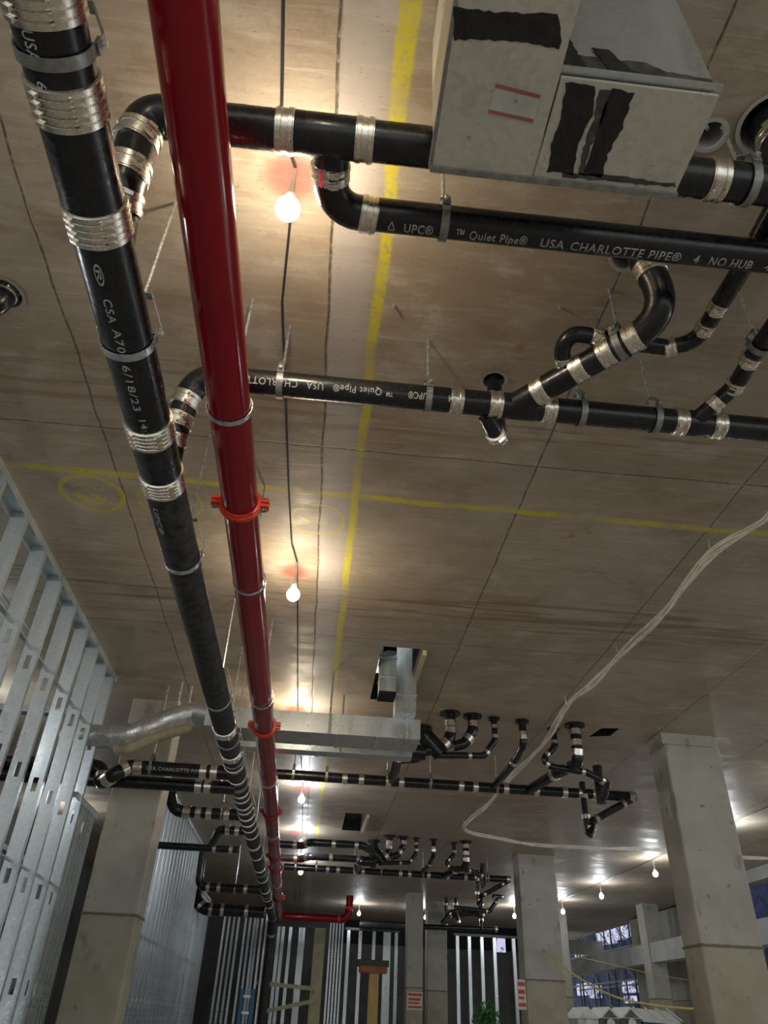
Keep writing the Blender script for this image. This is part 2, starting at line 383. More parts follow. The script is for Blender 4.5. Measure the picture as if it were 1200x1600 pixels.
def hanger(name, p, d, r, label, group, ztop=ZC, rise=.14, w=.034, ring=False, mat='strap', rodr=.0065, n=14, cat='pipe hanger'):
    """clevis hanger (or split ring): strap round the pipe, yoke, cross bolt and threaded rod to the slab"""
    p = Vector(p); d = Vector(d).normalized(); q = Vector((d.y, -d.x, 0)); up = Vector((0, 0, 1))
    root = empty(name, (p.x, p.y, ztop), label, cat, group)
    R = r+.004
    if ring:
        pts = [(math.sin(a)*(R+.002), math.cos(a)*(R+.002)) for a in [2*PI*k/28 for k in range(29)]]
        MB().band(p, q, up, d, pts, .022, .004).build('clamp_ring', M[mat], root)
        MB().lathe(p + up*(R-.002), up, [(0, .012), (.045, .012)], 8).build('swivel_nut', M[mat], root)
        z0 = p.z + R + .03
    else:
        pts = [(R, R*.55)] + [(math.cos(a)*R, -math.sin(a)*R) for a in [PI*k/n for k in range(n+1)]] + [(-R, R*.55)]
        MB().band(p, q, up, d, pts, w, .004).build('strap', M[mat], root)
        h = r + rise; k = R*1.02
        MB().band(p, q, up, d, [(k+.004, R*.15), (k+.006, R*.75), (k*.35, h), (-k*.35, h), (-k-.006, R*.75), (-k-.004, R*.15)], w, .004).build('yoke', M[mat], root)
        MB().lathe(p + up*R*.45 - q*(k+.02), q, [(0, .009), (.008, .009), (.0081, .005), (2*k+.032, .005), (2*k+.0321, .009), (2*k+.04, .009)], 8).build('bolt', M['zinc'], root)
        z0 = p.z + h - .03
    mb = MB(); a = Vector((p.x, p.y, z0)); mb.lathe(a, up, [(0, rodr), (ztop-z0+.01, rodr)], 8)
    mb.build('threaded_rod', M['zinc'], root)
    MB().lathe(a + up*.02, up, [(0, .013), (.011, .013)], 6).build('nut', M['zinc'], root)
    return root

# ------------------------------------------------------------------ the setting
X0, X1, Y0, Y1 = -9.0, 16.0, -5.0, 30.0
def circle(c, r, n=24): return [Vector((c[0]+r*math.cos(2*PI*k/n), c[1]+r*math.sin(2*PI*k/n), 0)) for k in range(n)]
def rect(x0, y0, x1, y1): return [Vector((x0, y0, 0)), Vector((x1, y0, 0)), Vector((x1, y1, 0)), Vector((x0, y1, 0))]
HOLES = [circle((-1.60, 2.30), .085), circle((1.185, 1.26), .050), circle((1.375, 1.20), .105), circle((1.085, 1.765), .075), circle((.69, 2.545), .055),
         rect(.43, 5.76, .76, 7.02), rect(.44, 11.9, .75, 13.15), [az(920, 1151), az(953, 1150), az(968, 1138), az(940, 1138)]]
for h in HOLES:
    for v in h: v.z = 0
outer = [Vector((X0, Y0, 0)), Vector((X1, Y0, 0)), Vector((X1, 12.5, 0)), Vector((9.25, 12.6, 0)), Vector((9.25, Y1, 0)), Vector((X0, Y1, 0))]
bm = bmesh.new()
def sheet(loops, z, rev):
    flat = [bm.verts.new((v.x, v.y, z)) for L in loops for v in L]
    for tri in tessellate_polygon(loops): bm.faces.new([flat[i] for i in (tri[::-1] if rev else tri)])
    return flat
lo = sheet([outer]+HOLES, ZC, False); hi = sheet([outer]+HOLES[5:7], ZC+.28, True)
k = 0
for li, L in enumerate([outer]+HOLES):
    n = len(L); deep = li == 0 or li in (6, 7); k2 = 0 if li == 0 else len(outer) + (li-6)*4
    top = [hi[k2+i] for i in range(n)] if deep else [bm.verts.new((v.x, v.y, ZC+.26)) for v in L]
    for i in range(n):
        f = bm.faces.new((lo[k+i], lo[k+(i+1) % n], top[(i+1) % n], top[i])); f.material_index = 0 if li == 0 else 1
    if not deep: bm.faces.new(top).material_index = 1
    k += n
mb = MB(); mb.b.free(); mb.b = bm
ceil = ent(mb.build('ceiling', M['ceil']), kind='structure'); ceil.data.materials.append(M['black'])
def struct(name, a, b, mat): return ent(MB().box(a, b).build(name, M[mat]), kind='structure')
struct('floor', (X0, Y0, -.2), (X1+10, 34, 0), 'floor')
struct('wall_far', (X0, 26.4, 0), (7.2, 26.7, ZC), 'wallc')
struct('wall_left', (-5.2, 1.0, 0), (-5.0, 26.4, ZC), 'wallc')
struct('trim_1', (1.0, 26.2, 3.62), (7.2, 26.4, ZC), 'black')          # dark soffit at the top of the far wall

COLG = 'concrete columns of the parking level'
def column(name, x0, x1, y0, y1, label, z1=ZC):
    o = empty(name, ((x0+x1)/2, (y0+y1)/2, 0), label, 'column', COLG)
    mb = MB().box((x0, y0, 0), (x1, y1, z1)); bmesh.ops.bevel(mb.b, geom=[e for e in mb.b.edges if abs(e.verts[0].co.z-e.verts[1].co.z) > 1], offset=.012, segments=1, affect='EDGES')
    mb.build('shaft', M['colm'], o)
    MB().box((x0-.008, y0-.008, 2.285), (x1+.008, y1+.008, 2.30)).build('cold_joint', M['colm'], o)
    return o
c_right = column('concrete_column', 3.58, 4.17, 7.42, 7.80, 'nearest and widest concrete column, at the right edge, with dark smudges')
MB().box((3.55, 7.40, 4.12), (4.10, 7.74, 4.234)).build('capital_lip', M['colm'], c_right)
column('concrete_column', -1.97, -1.49, 7.47, 7.80, 'concrete column on the left between two runs of metal studs')
column('concrete_column', 3.72, 4.40, 14.28, 14.7, 'concrete column behind the white cable bundle, yellow rope tied to it')
column('concrete_column', 2.36, 2.74, 19.75, 20.1, 'slim distant concrete column with a red and white notice')
column('concrete_column', 3.02, 3.52, 21.0, 21.4, 'distant concrete column whose top hides behind tangled drain pipes')
column('concrete_column', 6.25, 6.62, 20.9, 21.3, 'dim concrete column just right of the column with the rope')
column('concrete_column', 8.05, 8.45, 19.4, 19.8, 'concrete column carrying the edge beam near the portable toilets')
column('concrete_column', 8.3, 8.75, 13.3, 13.7, 'concrete column partly hidden at the far right edge')
def beam(name, a, b, label):
    return ent(MB().box(a, b).build(name, M['wallc2']), label, 'beam', 'concrete edge beams of the open side')
beam('concrete_beam', (8.1, 14.0, 3.0), (8.4, 26.4, 3.40), 'long pale concrete edge beam above the portable toilets')
beam('concrete_beam', (5.9, 26.2, 3.62), (9.4, 26.5, 4.0), 'short concrete beam under the slab behind the roped column')
beam('concrete_beam', (8.2, 5.0, 4.02), (8.5, 14.7, 4.234), 'concrete beam end seen beyond the right edge of the nearest column')
ent(MB().box((8.9, 19.2, 0), (9.1, 22.5, 4.2)).build('concrete_pier', M['colm']), 'grey concrete pier standing behind the beam column', 'pier')

# ------------------------------------------------------------------ work lights
def bulb(x, y, z, label, group, cool=False, cable=True, tilt=0):
    o = empty('work_light', (x, y, ZC), label, 'light bulb', group); p = Vector((x, y, z))
    ml = Vector((math.sin(tilt), 0, math.cos(tilt)))
    MB().lathe(p - ml*.048, ml, [(-.014, .004), (-.009, .020), (.003, .035), (.02, .043), (.038, .044), (.056, .038), (.074, .024), (.088, .015)], 14).build('bulb', M['bulb_cool' if cool else 'bulb'], o)
    MB().lathe(p + ml*.038, ml, [(0, .015), (.002, .019), (.035, .019), (.045, .012), (max(.05, (ZC-z-.038)), .005)], 12).build('socket', M['cable'], o)
    return o
G1 = 'work lights strung along the red pipe'; G2 = 'work lights strung along the far right bay'
rowY = [-4.3, -1.35, 1.555, 4.45, 7.3, 10.3, 13.3, 16.2]  # the bulbs behind the camera are unseen, added as fill light
lab = {1.555: 'biggest glaring work light bulb, above the elbow of the upper pipes', 4.45: 'second work light bulb along the red pipe, mid picture', 7.3: 'work light bulb just above the transverse duct',
       10.3: 'work light bulb between the duct and the dark ceiling opening', 13.3: 'small work light bulb above the group of far transverse pipes', 16.2: 'work light bulb just under the far transverse pipes', 19.7: 'tiny work light bulb beyond the red cross pipe',
       22.6: 'farthest tiny work light bulb of the row by the red pipe', -1.35: 'unseen fill bulb added behind the photographer', -4.3: 'rearmost unseen fill bulb added behind the photographer'}
for y in rowY: bulb(-.285 if y < 9 else -.22, y, 3.98 if y < 5 else 4.03, lab[y], G1, y > 9)
for y, l in ((13.9, 'nearest bright bulb in the right bay, beside the big column'), (16.75, 'middle bright bulb of the right bay, above the gap between columns'), (19.5, 'bright bulb touching the edge of the roped column'),
             (11.0, 'right bay bulb hidden behind the nearest column'), (8.2, 'unseen right bay bulb added outside the right edge'), (5.3, 'unseen right bay bulb added far outside the right edge'), (2.4, 'unseen right bay bulb added level with the photographer')):
    bulb(6.1, y, 3.98, l, G2, True)  # bulbs past the right edge are unseen, added to fill the bay with light
for x, y, l in ((3.16, 22.3, 'invented distant bulb between the two slim far columns'), (5.28, 21.0, 'distant bulb left of the roped column'), (1.35, 22.2, 'invented distant bulb behind the red pipe end')):  # the bulbs between the slim columns and behind the red pipe are invented
    bulb(x, y, 4.0, l, 'work lights at the far end of the level', True)
for x, y, l in ((-3.6, 3.4, 'bulb hung behind the near metal studs'), (-3.6, 7.4, 'bulb hung behind the far part of the near metal studs'), (-3.9, 12.4, 'bulb hung behind the distant metal studs')):
    bulb(x, y, 3.9, l, 'work lights of the left rooms', True)
# its cable, stapled to the slab
cpts = [az(444, -60, 4.222), az(443, 0, 4.222), az(440, 200, 4.222), Vector((-.285, 1.555, 4.222)), az(441, 470, 4.222), az(447, 640, 4.222), az(451, 760, 4.222), az(456, 850, 4.222), Vector((-.285, 4.45, 4.222)), az(465, 985, 4.222), az(465, 1075, 4.222), Vector((-.285, 7.3, 4.222)), Vector((-.22, 10.6, 4.215)), Vector((-.22, 13.6, 4.215)), Vector((-.24, 16.7, 4.215)), Vector((-.24, 22.6, 4.215))]
o = MB().tube(cpts, .006, 6).build('light_cable', M['bcable']); ent(o, 'thin dark cable stapled along the slab, feeding the row of bulbs', 'cable')
o = MB().tube([(6.1, 1, 4.215), (6.1, 8, 4.215), (6.12, 14, 4.215), (6.08, 20, 4.215)], .006, 6).build('light_cable', M['bcable']); ent(o, 'thin cable of the right bay work lights', 'cable')

# ------------------------------------------------------------------ big black drain main (left)
MX, MZ, MR = -.76, 3.445, .084
def mc(y): return Vector((MX - .0012*y, y, MZ - .001*y))
main = empty('drain_main', (MX, 1.5, MZ), 'thick black cast iron drain main on the left, beside the long red pipe', 'drain pipe')
cuts = [.74, .97, 1.30, 2.20, 2.52, 5.72, 6.35]
brk = [-.6] + cuts + [7.1, 7.6, 8.3, 8.9, 9.6, 10.3, 11.0, 12.0, 13.0, 14.2, 15.2, 16.2, 17.6]
for i, (a, b) in enumerate(zip(brk, brk[1:])):
    nm = 'pipe_section'; q = MR
    if i in (2, 4) or (i > 6 and i % 2 == 1): nm, q = 'wye_fitting', MR*1.02
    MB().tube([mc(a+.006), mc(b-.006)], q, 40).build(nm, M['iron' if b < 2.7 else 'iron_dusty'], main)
for y in brk[1:-1]: coupling(main, mc(y), (0, 1, 0), MR, 'main' if y < 6.5 else 'far', 44)
for y in (6.7, 7.35, 7.8, 8.1, 8.6, 9.2): coupling(main, mc(y), (0, 1, 0), MR, 'far')
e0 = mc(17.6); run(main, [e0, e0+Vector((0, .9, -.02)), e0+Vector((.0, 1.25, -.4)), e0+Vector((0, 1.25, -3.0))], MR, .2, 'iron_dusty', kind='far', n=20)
def mtext(s_, u, v0, v1, size, fx):
    a, b = az(u, v0, 3.375).y, az(u, v1, 3.375).y
    text(main, s_, mc(a), (0, 1, 0), (fx, -.5, -1), MR, size, length=b-a)
mtext('USA', 60, 44, 92, .040, -.25)
mtext('6.5', 78, 124, 160, .034, -.25)
mtext('®', 160, 408, 442, .034, -.05); mtext('CSA', 175, 462, 500, .036, .0); mtext('A70', 188, 510, 546, .036, .05)
mtext('6/18/23', 205, 566, 636, .036, .05); mtext('14:31', 220, 648, 684, .034, .15)
mtext('UPC®', 250, 792, 832, .036, -.45)
HG = 'clevis hangers of the thick black drain main'
for y, l in ((.86, 'clevis hanger with a broad grey strap at the top left of the picture'), (1.76, 'clevis hanger on the drain main beside the date print'), (3.17, 'clevis hanger on the drain main level with the red grooved coupling'),
             (5.10, 'clevis hanger on the drain main just before the transverse duct'), (6.0, 'clevis hanger on the drain main below the foil wrapped duct'), (6.55, 'clevis hanger on the drain main above the left side branches'),
             (7.3, 'clevis hanger among the crowded couplings of the drain main'), (8.6, 'far clevis hanger on the drain main past the left column'), (10.2, 'farther clevis hanger on the drain main by the distant studs'), (12.4, 'second farthest clevis hanger on the drain main'), (14.8, 'farthest clevis hanger on the drain main')):
    hanger('clevis_hanger', mc(y), (0, 1, 0), MR+.002, l, HG, mat='strap' if y < 1 else 'zinc', w=.03)

# ------------------------------------------------------------------ red sprinkler main
RZ, RR = 3.58, .084
def rx(y): return -.48 if y < 5 else -.48 - .0125*(y-5)
def rp(y): return Vector((rx(y), y, RZ))
red = empty('sprinkler_main', (-.48, 1.5, RZ), 'long glossy red sprinkler main running away beside the black drain', 'sprinkler pipe')
rb = [-.6, 2.86, 6.05, 9.1, 11.9, 13.0, 16.4, 19.3]
for a, b in zip(rb, rb[1:]): MB().tube([rp(a+.003), rp(b-.003)], RR, 44).build('pipe_section', M['red'], red)
for y in (3.66, 5.5, 6.6, 7.4): MB().lathe(rp(y)-Vector((0, .006, 0)), (0, 1, 0), [(0, RR-.002), (.002, RR+.0018), (.010, RR+.0018), (.012, RR-.002)], 44).build('weld_ring', M['deepred'], red)
def grooved(root, p, d, r, seg=36, mat='orange'):
    p = Vector(p); d = Vector(d).normalized(); q = d.cross(Vector((0, 0, 1)))
    if q.length < .1: q = Vector((1, 0, 0))
    q.normalize(); u = d.cross(q)
    o = MB().lathe(p, d, [(-.026, r+.001), (-.024, r+.012), (-.012, r+.014), (-.009, r+.019), (.009, r+.019), (.012, r+.014), (.024, r+.012), (.026, r+.001)], seg).build('grooved_coupling', M[mat], root, 'orange red coupling with bolted ears')
    eb = MB(); bb = MB()
    for s in (-1, 1):
        c = p + q*s*(r+.030)
        for k in (-1, 1): eb.obox(c + u*k*.012, q*.020, d*.020, u*.008)
        for k in (-1, 1): bb.lathe(c - u*.036 + q*s*.006*k + d*k*.0, u, [(0, .010), (.012, .010), (.0121, .006), (.060, .006), (.0601, .010), (.072, .010)], 8)
    eb.build('bolt_ear', M[mat], o); bb.build('bolt', M['bolt'], o)
for y in (2.86, 6.05, 9.1, 11.9, 13.0, 16.4): grooved(red, rp(y), (0, 1, 0), RR, mat='orange' if y < 7 else 'red')
re = rp(19.3); rq = ay(545, 1441, re.y+.35); rq.z = re.z - .02
run(red, [re, Vector((re.x, re.y+.38, RZ)), Vector((.96, re.y+.38, RZ)), Vector((.96, re.y+.38, RZ+.5))], RR, .2, 'red', cuts=False, n=28)
grooved(red, (.72, re.y+.38, RZ), (1, 0, 0), RR); grooved(red, (.96, re.y+.38, RZ+.24), (0, 0, 1), RR)
RG = 'ring hangers of the red sprinkler main'
for y, l in ((2.20, 'ring hanger round the red pipe above the first grooved coupling'), (3.60, 'ring hanger of the red pipe level with the second work light'), (5.4, 'ring hanger of the red pipe before the transverse duct'), (7.7, 'ring hanger of the red pipe past the transverse duct'), (10.3, 'ring hanger of the red pipe by the distant studs'), (14.6, 'farthest ring hanger of the red pipe'), (.2, 'ring hanger of the red pipe above the photographer')):
    hanger('ring_hanger', rp(y), (0, 1, 0), RR, l, RG, ring=True, mat='zinc')
o = MB().tube([(-.98, 20.6, 0), (-.98, 20.6, 3.5)], .06, 14).build('riser_pipe', M['deepred']); ent(o, 'dark red vertical standpipe among the far studs', 'pipe')

# ------------------------------------------------------------------ near branch piping
PZ = 3.86
br = empty('drain_branch', (.4, 1.23, 3.88), 'uppermost black branch pipe passing behind the sheet metal duct', 'drain pipe', 'black branch drains crossing overhead')
r5, r4, r3, r2 = .062, .0555, .040, .034
TY = 1.23
run(br, [Vector((4.6, TY, 3.875)), Vector((-.12, TY, 3.875)), Vector((-.705, TY, 3.875)), Vector((-.735, TY+.08, 3.62)), Vector((MX, TY+.22, MZ+.02))], r5, [.15, .06], n=32, endonly=True)
for u in (447, 570): p = az(u, 205 if u < 500 else 216, 3.88); coupling(br, (p.x, TY, 3.875), (1, 0, 0), r5, 'hd', 32)
coupling(br, (1.105, TY, 3.875), (1, 0, 0), r5, 'hd', 32)
# tee down to the second run
MB().tube([(-.13, TY, 3.875), (-.13, TY+.13, 3.872)], r4*1.04, 28).build('tee_outlet', M['iron'], br)
MB().lathe((-.13, TY, 3.875), (1, 0, 0), [(-.17, r5*1.0), (-.16, r5*1.05), (.10, r5*1.05), (.11, r5)], 32).build('tee_fitting', M['iron'], br)
# wye up into the sleeve at the right
MB().tube([(1.42, TY, 3.87), (1.36, TY-.01, 3.98), (1.375, 1.20, 4.12), (1.375, 1.20, 4.45)], r5*1.03, 28).build('wye_fitting', M['iron'], br)
coupling(br, (1.375, 1.20, 4.12), (0, 0, 1), r5*1.03, 'hd', 28)
text(br, 'CHARLOTTE', (.60, TY, 3.875), (1, 0, 0), (0, 1.15, -1), r5, .042, length=.27); text(br, 'PIPE®', (.91, TY, 3.875), (1, 0, 0), (0, 1.15, -1), r5, .042, length=.14)
b1 = empty('drain_branch', (.5, 1.47, PZ), 'second black branch pipe with large grey lettering, under the duct', 'drain pipe', 'black branch drains crossing overhead')
P1Y = 1.475
run(b1, [Vector((-.13, TY+.12, 3.875)), Vector((-.13, P1Y, 3.863)), Vector((4.6, P1Y, 3.863))], r4, .10, n=32)
coupling(b1, (-.13, TY+.115, 3.875), (0, 1, 0), r4, 'hd', 28)
def ptext(o, s_, x0, x1, y, z0, size, e=1, n=(0, .05, -1)):
    text(o, s_, (x0, y(x0) if callable(y) else y, z0(x0)), (e, 0, 0), n, r4, size, length=abs(x1-x0))
zp1 = lambda x: 3.863
for s_, a, b in (('♺', .07, .095), ('UPC®', .125, .225), ('™ Quiet Pipe®', .30, .55), ('USA', .595, .68), ('CHARLOTTE PIPE®', .70, 1.09), ('4', 1.135, 1.155), ('NO HUB', 1.19, 1.345), ('43', 1.39, 1.44)): ptext(b1, s_, a, b, P1Y, zp1, .047)
b2 = empty('drain_branch', (.5, 2.335, PZ), 'third black branch pipe, the straight one with the slanting wye', 'drain pipe', 'black branch drains crossing overhead')
P2Y = 2.335
run(b2, [Vector((4.6, P2Y, PZ)), Vector((-.675, P2Y, PZ)), Vector((-.73, P2Y+.08, 3.62)), Vector((MX, P2Y+.2, MZ))], r4, [.11, .05], n=32, endonly=True)
for u in (712, 773, 857, 1063, 1123): coupling(b2, (az(u, 628 + (u-712)*.075, PZ).x, P2Y, PZ), (1, 0, 0), r4, 'hd', 28)
for s_, a, b in (('4', .43, .415), ('UPC®', .325, .24), ('™ Quiet Pipe®', .178, -.085), ('USA', -.125, -.20), ('CHARLOTTE PIPE®', -.235, -.60)): ptext(b2, s_, a, b, P2Y, lambda x: PZ, .042, -1, (0, -1.0, -.75))
MB().lathe((az(800, 640, PZ).x, P2Y, PZ), (1, 0, 0), [(-.07, r4), (-.065, r4*1.06), (.10, r4*1.06), (.105, r4)], 28).build('wye_fitting', M['iron'], b2)
MB().lathe((az(1090, 655, PZ).x, P2Y, PZ), (1, 0, 0), [(-.05, r4), (-.045, r4*1.06), (.06, r4*1.06), (.065, r4)], 28).build('wye_fitting', M['iron'], b2)
# slanting arm and long bend up into the slab
wy = Vector((az(800, 640, PZ).x, P2Y, PZ)); da = az(992, 527, 3.885)
arm = empty('slanting_branch', wy, 'slanting black arm with bright couplings, bending up into a round hole', 'drain pipe')
MB().tube([wy, da], r4, 32).build('pipe_section', M['iron'], arm)
bend = [da, az(1010, 513, 3.895), az(1025, 493, 3.92), az(1031, 470, 3.96), az(1026, 445, 4.02), az(1015, 425, 4.08), az(1003, 402, 4.17), az(996, 388, 4.30)]
def smooth(pts, n=4):
    P = [pts[0]] + list(pts) + [pts[-1]]; out = []
    for i in range(1, len(P)-2):
        for k in range(n):
            t = k/n; a, b, c, d = P[i-1:i+3]
            out.append(.5*((2*b) + (c-a)*t + (2*a-5*b+4*c-d)*t*t + (3*b-a-3*c+d)*t**3))
    return out + [pts[-1]]
MB().tube(smooth(bend), r4*1.04, 32).build('long_bend', M['iron'], arm)
ad = (da-wy).normalized()
for u, v in ((843, 606), (903, 573), (945, 549), (988, 528)):
    q = az(u, v, 3.87); coupling(arm, wy + ad*(q-wy).dot(ad), ad, r4, 'hd', 28)
coupling(arm, bend[5], bend[6]-bend[4], r4*1.02, 'hd', 28)
hanger('clevis_hanger', wy + ad*(az(968, 537, 3.88)-wy).dot(ad), ad, r4+.003, 'clevis hanger with a twisted strap on the slanting arm', 'hangers of the near branch pipes', rise=.05, w=.03)
# small pipe with a loop
sp_ = [az(882, 575, 3.90), az(879, 545, 3.93), az(895, 524, 3.95), az(925, 525, 3.95), az(975, 535, 3.95), az(1045, 543, 3.95), az(1078, 534, 3.95), az(1100, 515, 3.95), az(1117, 487, 3.95), az(1165, 410, 3.96), az(1215, 318, 3.97)]
sm = empty('small_drain', sp_[0], 'small black pipe curving behind the slanting arm up to the right', 'drain pipe')
MB().tube(smooth(sp_[:5]), r2, 20).build('bend_fitting', M['iron'], sm)
MB().tube([sp_[4], sp_[5]], r2, 20).build('pipe_section', M['iron'], sm); MB().tube(smooth(sp_[5:9]), r2, 20).build('bend_fitting', M['iron'], sm)
MB().tube(sp_[8:], r2*1.08, 20).build('pipe_section', M['iron'], sm)
for a, b, t in ((0, 1, .3), (3, 4, .1), (5, 6, .05), (7, 8, .15), (8, 9, .1), (9, 10, .35)):
    coupling(sm, sp_[a].lerp(sp_[b], t), sp_[b]-sp_[a], r2, 'hd', 20)
s2 = [az(1092, 652, 3.86), az(1118, 630, 3.88), az(1150, 600, 3.92), az(1172, 562, 3.93), az(1215, 500, 3.94), az(1250, 440, 3.95)]
s2o = empty('small_drain', s2[0], 'small black pipe rising at the right edge from the straight branch', 'drain pipe')
MB().tube(smooth(s2[:4]), r3*.9, 20).build('bend_fitting', M['iron'], s2o); MB().tube(s2[3:], r3*.9, 20).build('pipe_section', M['iron'], s2o)
for a, b, t in ((1, 2, 0), (2, 3, -.05), (3, 4, .0)): coupling(s2o, s2[a].lerp(s2[b], t), s2[b]-s2[a], r3*.92, 'hd', 20)
hanger('clevis_hanger', s2[3].lerp(s2[4], .35), (s2[4]-s2[3])*Vector((1, 1, 0)), r3, 'clevis hanger on the small rising pipe at the right edge', 'hangers of the near branch pipes', rise=.05, w=.025)
# stub from the ceiling sleeve under the straight branch
st = [Vector((.69, 2.545, 4.4)), Vector((.69, 2.545, 4.0)), Vector((.69, 2.53, 3.88)), Vector((.66, 2.46, 3.80)), Vector((.60, 2.38, 3.83))]
so = empty('ceiling_stub', st[0], 'short black pipe from a ceiling sleeve hooking under the straight branch', 'drain pipe')
MB().tube(st[:2], r3*.9, 20).build('pipe_section', M['iron'], so); MB().tube(smooth(st[1:]), r3*.95, 20).build('bend_fitting', M['iron'], so)
coupling(so, st[3], st[4]-st[2], r3, 'hd', 20)
# sleeves cast in the slab
def sleeve(x, y, r, l, r2=None):
    o = MB().lathe((x, y, ZC-.012), (0, 0, 1), [(0, r+.016), (.001, r), (.24, r)], 28, caps=False).build('pipe_sleeve', M['iron_dusty' if r > .1 else 'wallc2']); ent(o, l, 'sleeve', 'round pipe sleeves in the slab')
sleeve(1.185, 1.26, .048, 'pale rimmed empty sleeve hole right of the duct'); sleeve(1.375, 1.20, .100, 'wide dark sleeve at the upper right edge with a pipe in it')
sleeve(1.085, 1.765, .073, 'sleeve hole where the long bend enters the slab'); sleeve(.69, 2.545, .053, 'sleeve hole above the straight branch'); sleeve(-1.60, 2.30, .082, 'dark sleeve hole at the left edge')
lf = empty('ceiling_stub', (-1.60, 2.30, ZC), 'black pipe end coming out of the sleeve at the left edge', 'drain pipe')
run(lf, [Vector((-1.60, 2.31, 4.4)), Vector((-1.60, 2.31, 4.18)), Vector((-1.78, 2.36, 4.05))], .05, .08, n=24)
# hangers of the branches
HB = 'hangers of the near branch pipes'
for p, rr, l in (((.262, P1Y, PZ), r4, 'dull strap hanger on the lettered pipe under the duct'), ((-.315, P2Y, PZ), r4, 'strap hanger on the straight branch next to the red pipe'), ((.332, P2Y, PZ), r4, 'strap hanger on the straight branch left of the wye'),
                 ((az(905, 650, PZ).x, P2Y, PZ), r4, 'dark strap hanger on the straight branch right under the slanting arm'), ((1.355, P2Y, PZ), r4, 'dark strap hanger on the straight branch near its right couplings'),
                 ((1.215, TY, 3.872), r5, 'strap hanger on the uppermost pipe by the big dark sleeve')):
    hanger('clevis_hanger', p, (1, 0, 0), rr+.002, l, HB, rise=.06, w=.028, mat='strap')
for (x, y, ln, l) in ((1.09, 1.16, .18, 'short rod stub beside the uppermost pipe coupling'), (.15, 2.15, .03, 'small anchor stub near the yellow line'), (.88, 2.07, .03, 'tiny anchor left of the slanting arm')):
    o = MB().lathe((x, y, ZC-ln), (0, 0, 1), [(0, .006), (ln+.02, .006)], 8).build('threaded_rod', M['zinc']); ent(o, l, 'rod', 'loose rods and anchors in the slab')

# ------------------------------------------------------------------ sheet metal duct, top
DZ = 3.5
du = empty('sheet_metal_duct', (.5, .9, DZ), 'square sheet metal duct smeared with black mastic, top of the picture', 'duct')
xl, xs, xr = .163, .415, .838
yn, yf = .814, 1.075
MB().box((xl, .15, DZ), (xs+.02, yf, 4.22)).build('duct_elbow', M['duct'], du)
mb = MB()
mb.poly([(xs+.022, yn, DZ+.03), (xr-.005, yn, DZ+.03), (xr-.005, yf, DZ+.002), (xs+.022, yf, DZ+.002)], (0, 0, .7)); mb.build('duct_riser', M['galv'], du)
MB().box((xs+.025, yn+.004, DZ+.0), (xr-.002, yf-.002, DZ+.012)).build('bottom_panel', M['duct'], du)
MB().box((xs+.02, yn-.012, DZ+.022), (xr+.008, yn+.004, DZ+.032)).build('drive_cleat', M['galv'], du)
MB().box((xl-.006, yf-.002, DZ-.010), (xr+.004, yf+.014, DZ+.03)).box((xl-.010, .15, DZ+.0), (xl, yf+.01, DZ+.025)).build('flange', M['strap'], du)
def smear(pix, mat='mastic', z=DZ, off=.0016, jag=.006, name='mastic_smear', yplane=None):
    P = [Vector((az(u, v, z).x, az(u, v, z).y, z)) for u, v in pix]; out = []
    for i, p in enumerate(P):
        q = P[(i+1) % len(P)]; n = max(1, int((q-p).length/.012))
        for k in range(n):
            t = p.lerp(q, k/n); out.append(t + Vector((random.uniform(-1, 1)*jag*.5, random.uniform(-1, 1)*jag*.5, 0)))
    MB().poly(out, (0, 0, -off)).build(name, M[mat], du)
smear([(708, 12), (790, 20), (872, 22), (878, 62), (872, 78), (845, 70), (790, 62), (710, 62)])
smear([(884, 128), (930, 135), (925, 180), (905, 225), (895, 272), (856, 268), (862, 225), (878, 175)])
smear([(955, 138), (990, 145), (972, 200), (950, 240), (940, 276), (912, 274), (925, 232), (940, 180)], 'mastic')
smear([(935, 140), (955, 140), (940, 190), (920, 235), (912, 274), (903, 272), (912, 230), (928, 185)], 'mastic2')
smear([(880, 268), (960, 275), (1055, 287), (1058, 292), (960, 284), (878, 276)], 'mastic2')
def patch(pts, mat='mastic', n=(0, -.0016, 0)):
    out = []
    for i, p in enumerate(pts):
        q = pts[(i+1) % len(pts)]; p = Vector(p); q = Vector(q); k = max(1, int((q-p).length/.015))
        for j in range(k): t = p.lerp(q, j/k); out.append(t + Vector((random.uniform(-1, 1)*.003, 0, random.uniform(-1, 1)*.003)))
    MB().poly(out, n).build('mastic_smear', M[mat], du)
patch([(xs+.03, yn-.002, 3.535), (xr-.01, yn-.002, 3.535), (xr-.01, yn-.002, 3.57), (xs+.30, yn-.002, 3.58), (xs+.25, yn-.002, 3.62), (xs+.16, yn-.002, 3.61), (xs+.03, yn-.002, 3.62)], 'mastic2')
patch([(xs+.03, yn-.004, 3.54), (xs+.09, yn-.004, 3.54), (xs+.06, yn-.004, 3.72), (xs+.025, yn-.004, 3.76)]); patch([(xs+.15, yn-.004, 3.54), (xs+.22, yn-.004, 3.54), (xs+.16, yn-.004, 3.66), (xs+.12, yn-.004, 3.66)])
patch([(xs+.022, yn-.003, 3.76), (xs+.05, yn-.003, 3.76), (xs+.05, yn-.003, 4.1), (xs+.022, yn-.003, 4.1)])
pl = [az(*q, DZ-.0008) for q in ((775, 130), (845, 148), (832, 193), (762, 178))]
MB().poly(pl, (0, 0, -.0006)).build('label', M['label'], du, 'faded label with two red stripes')
lab_o = du.children[-1]
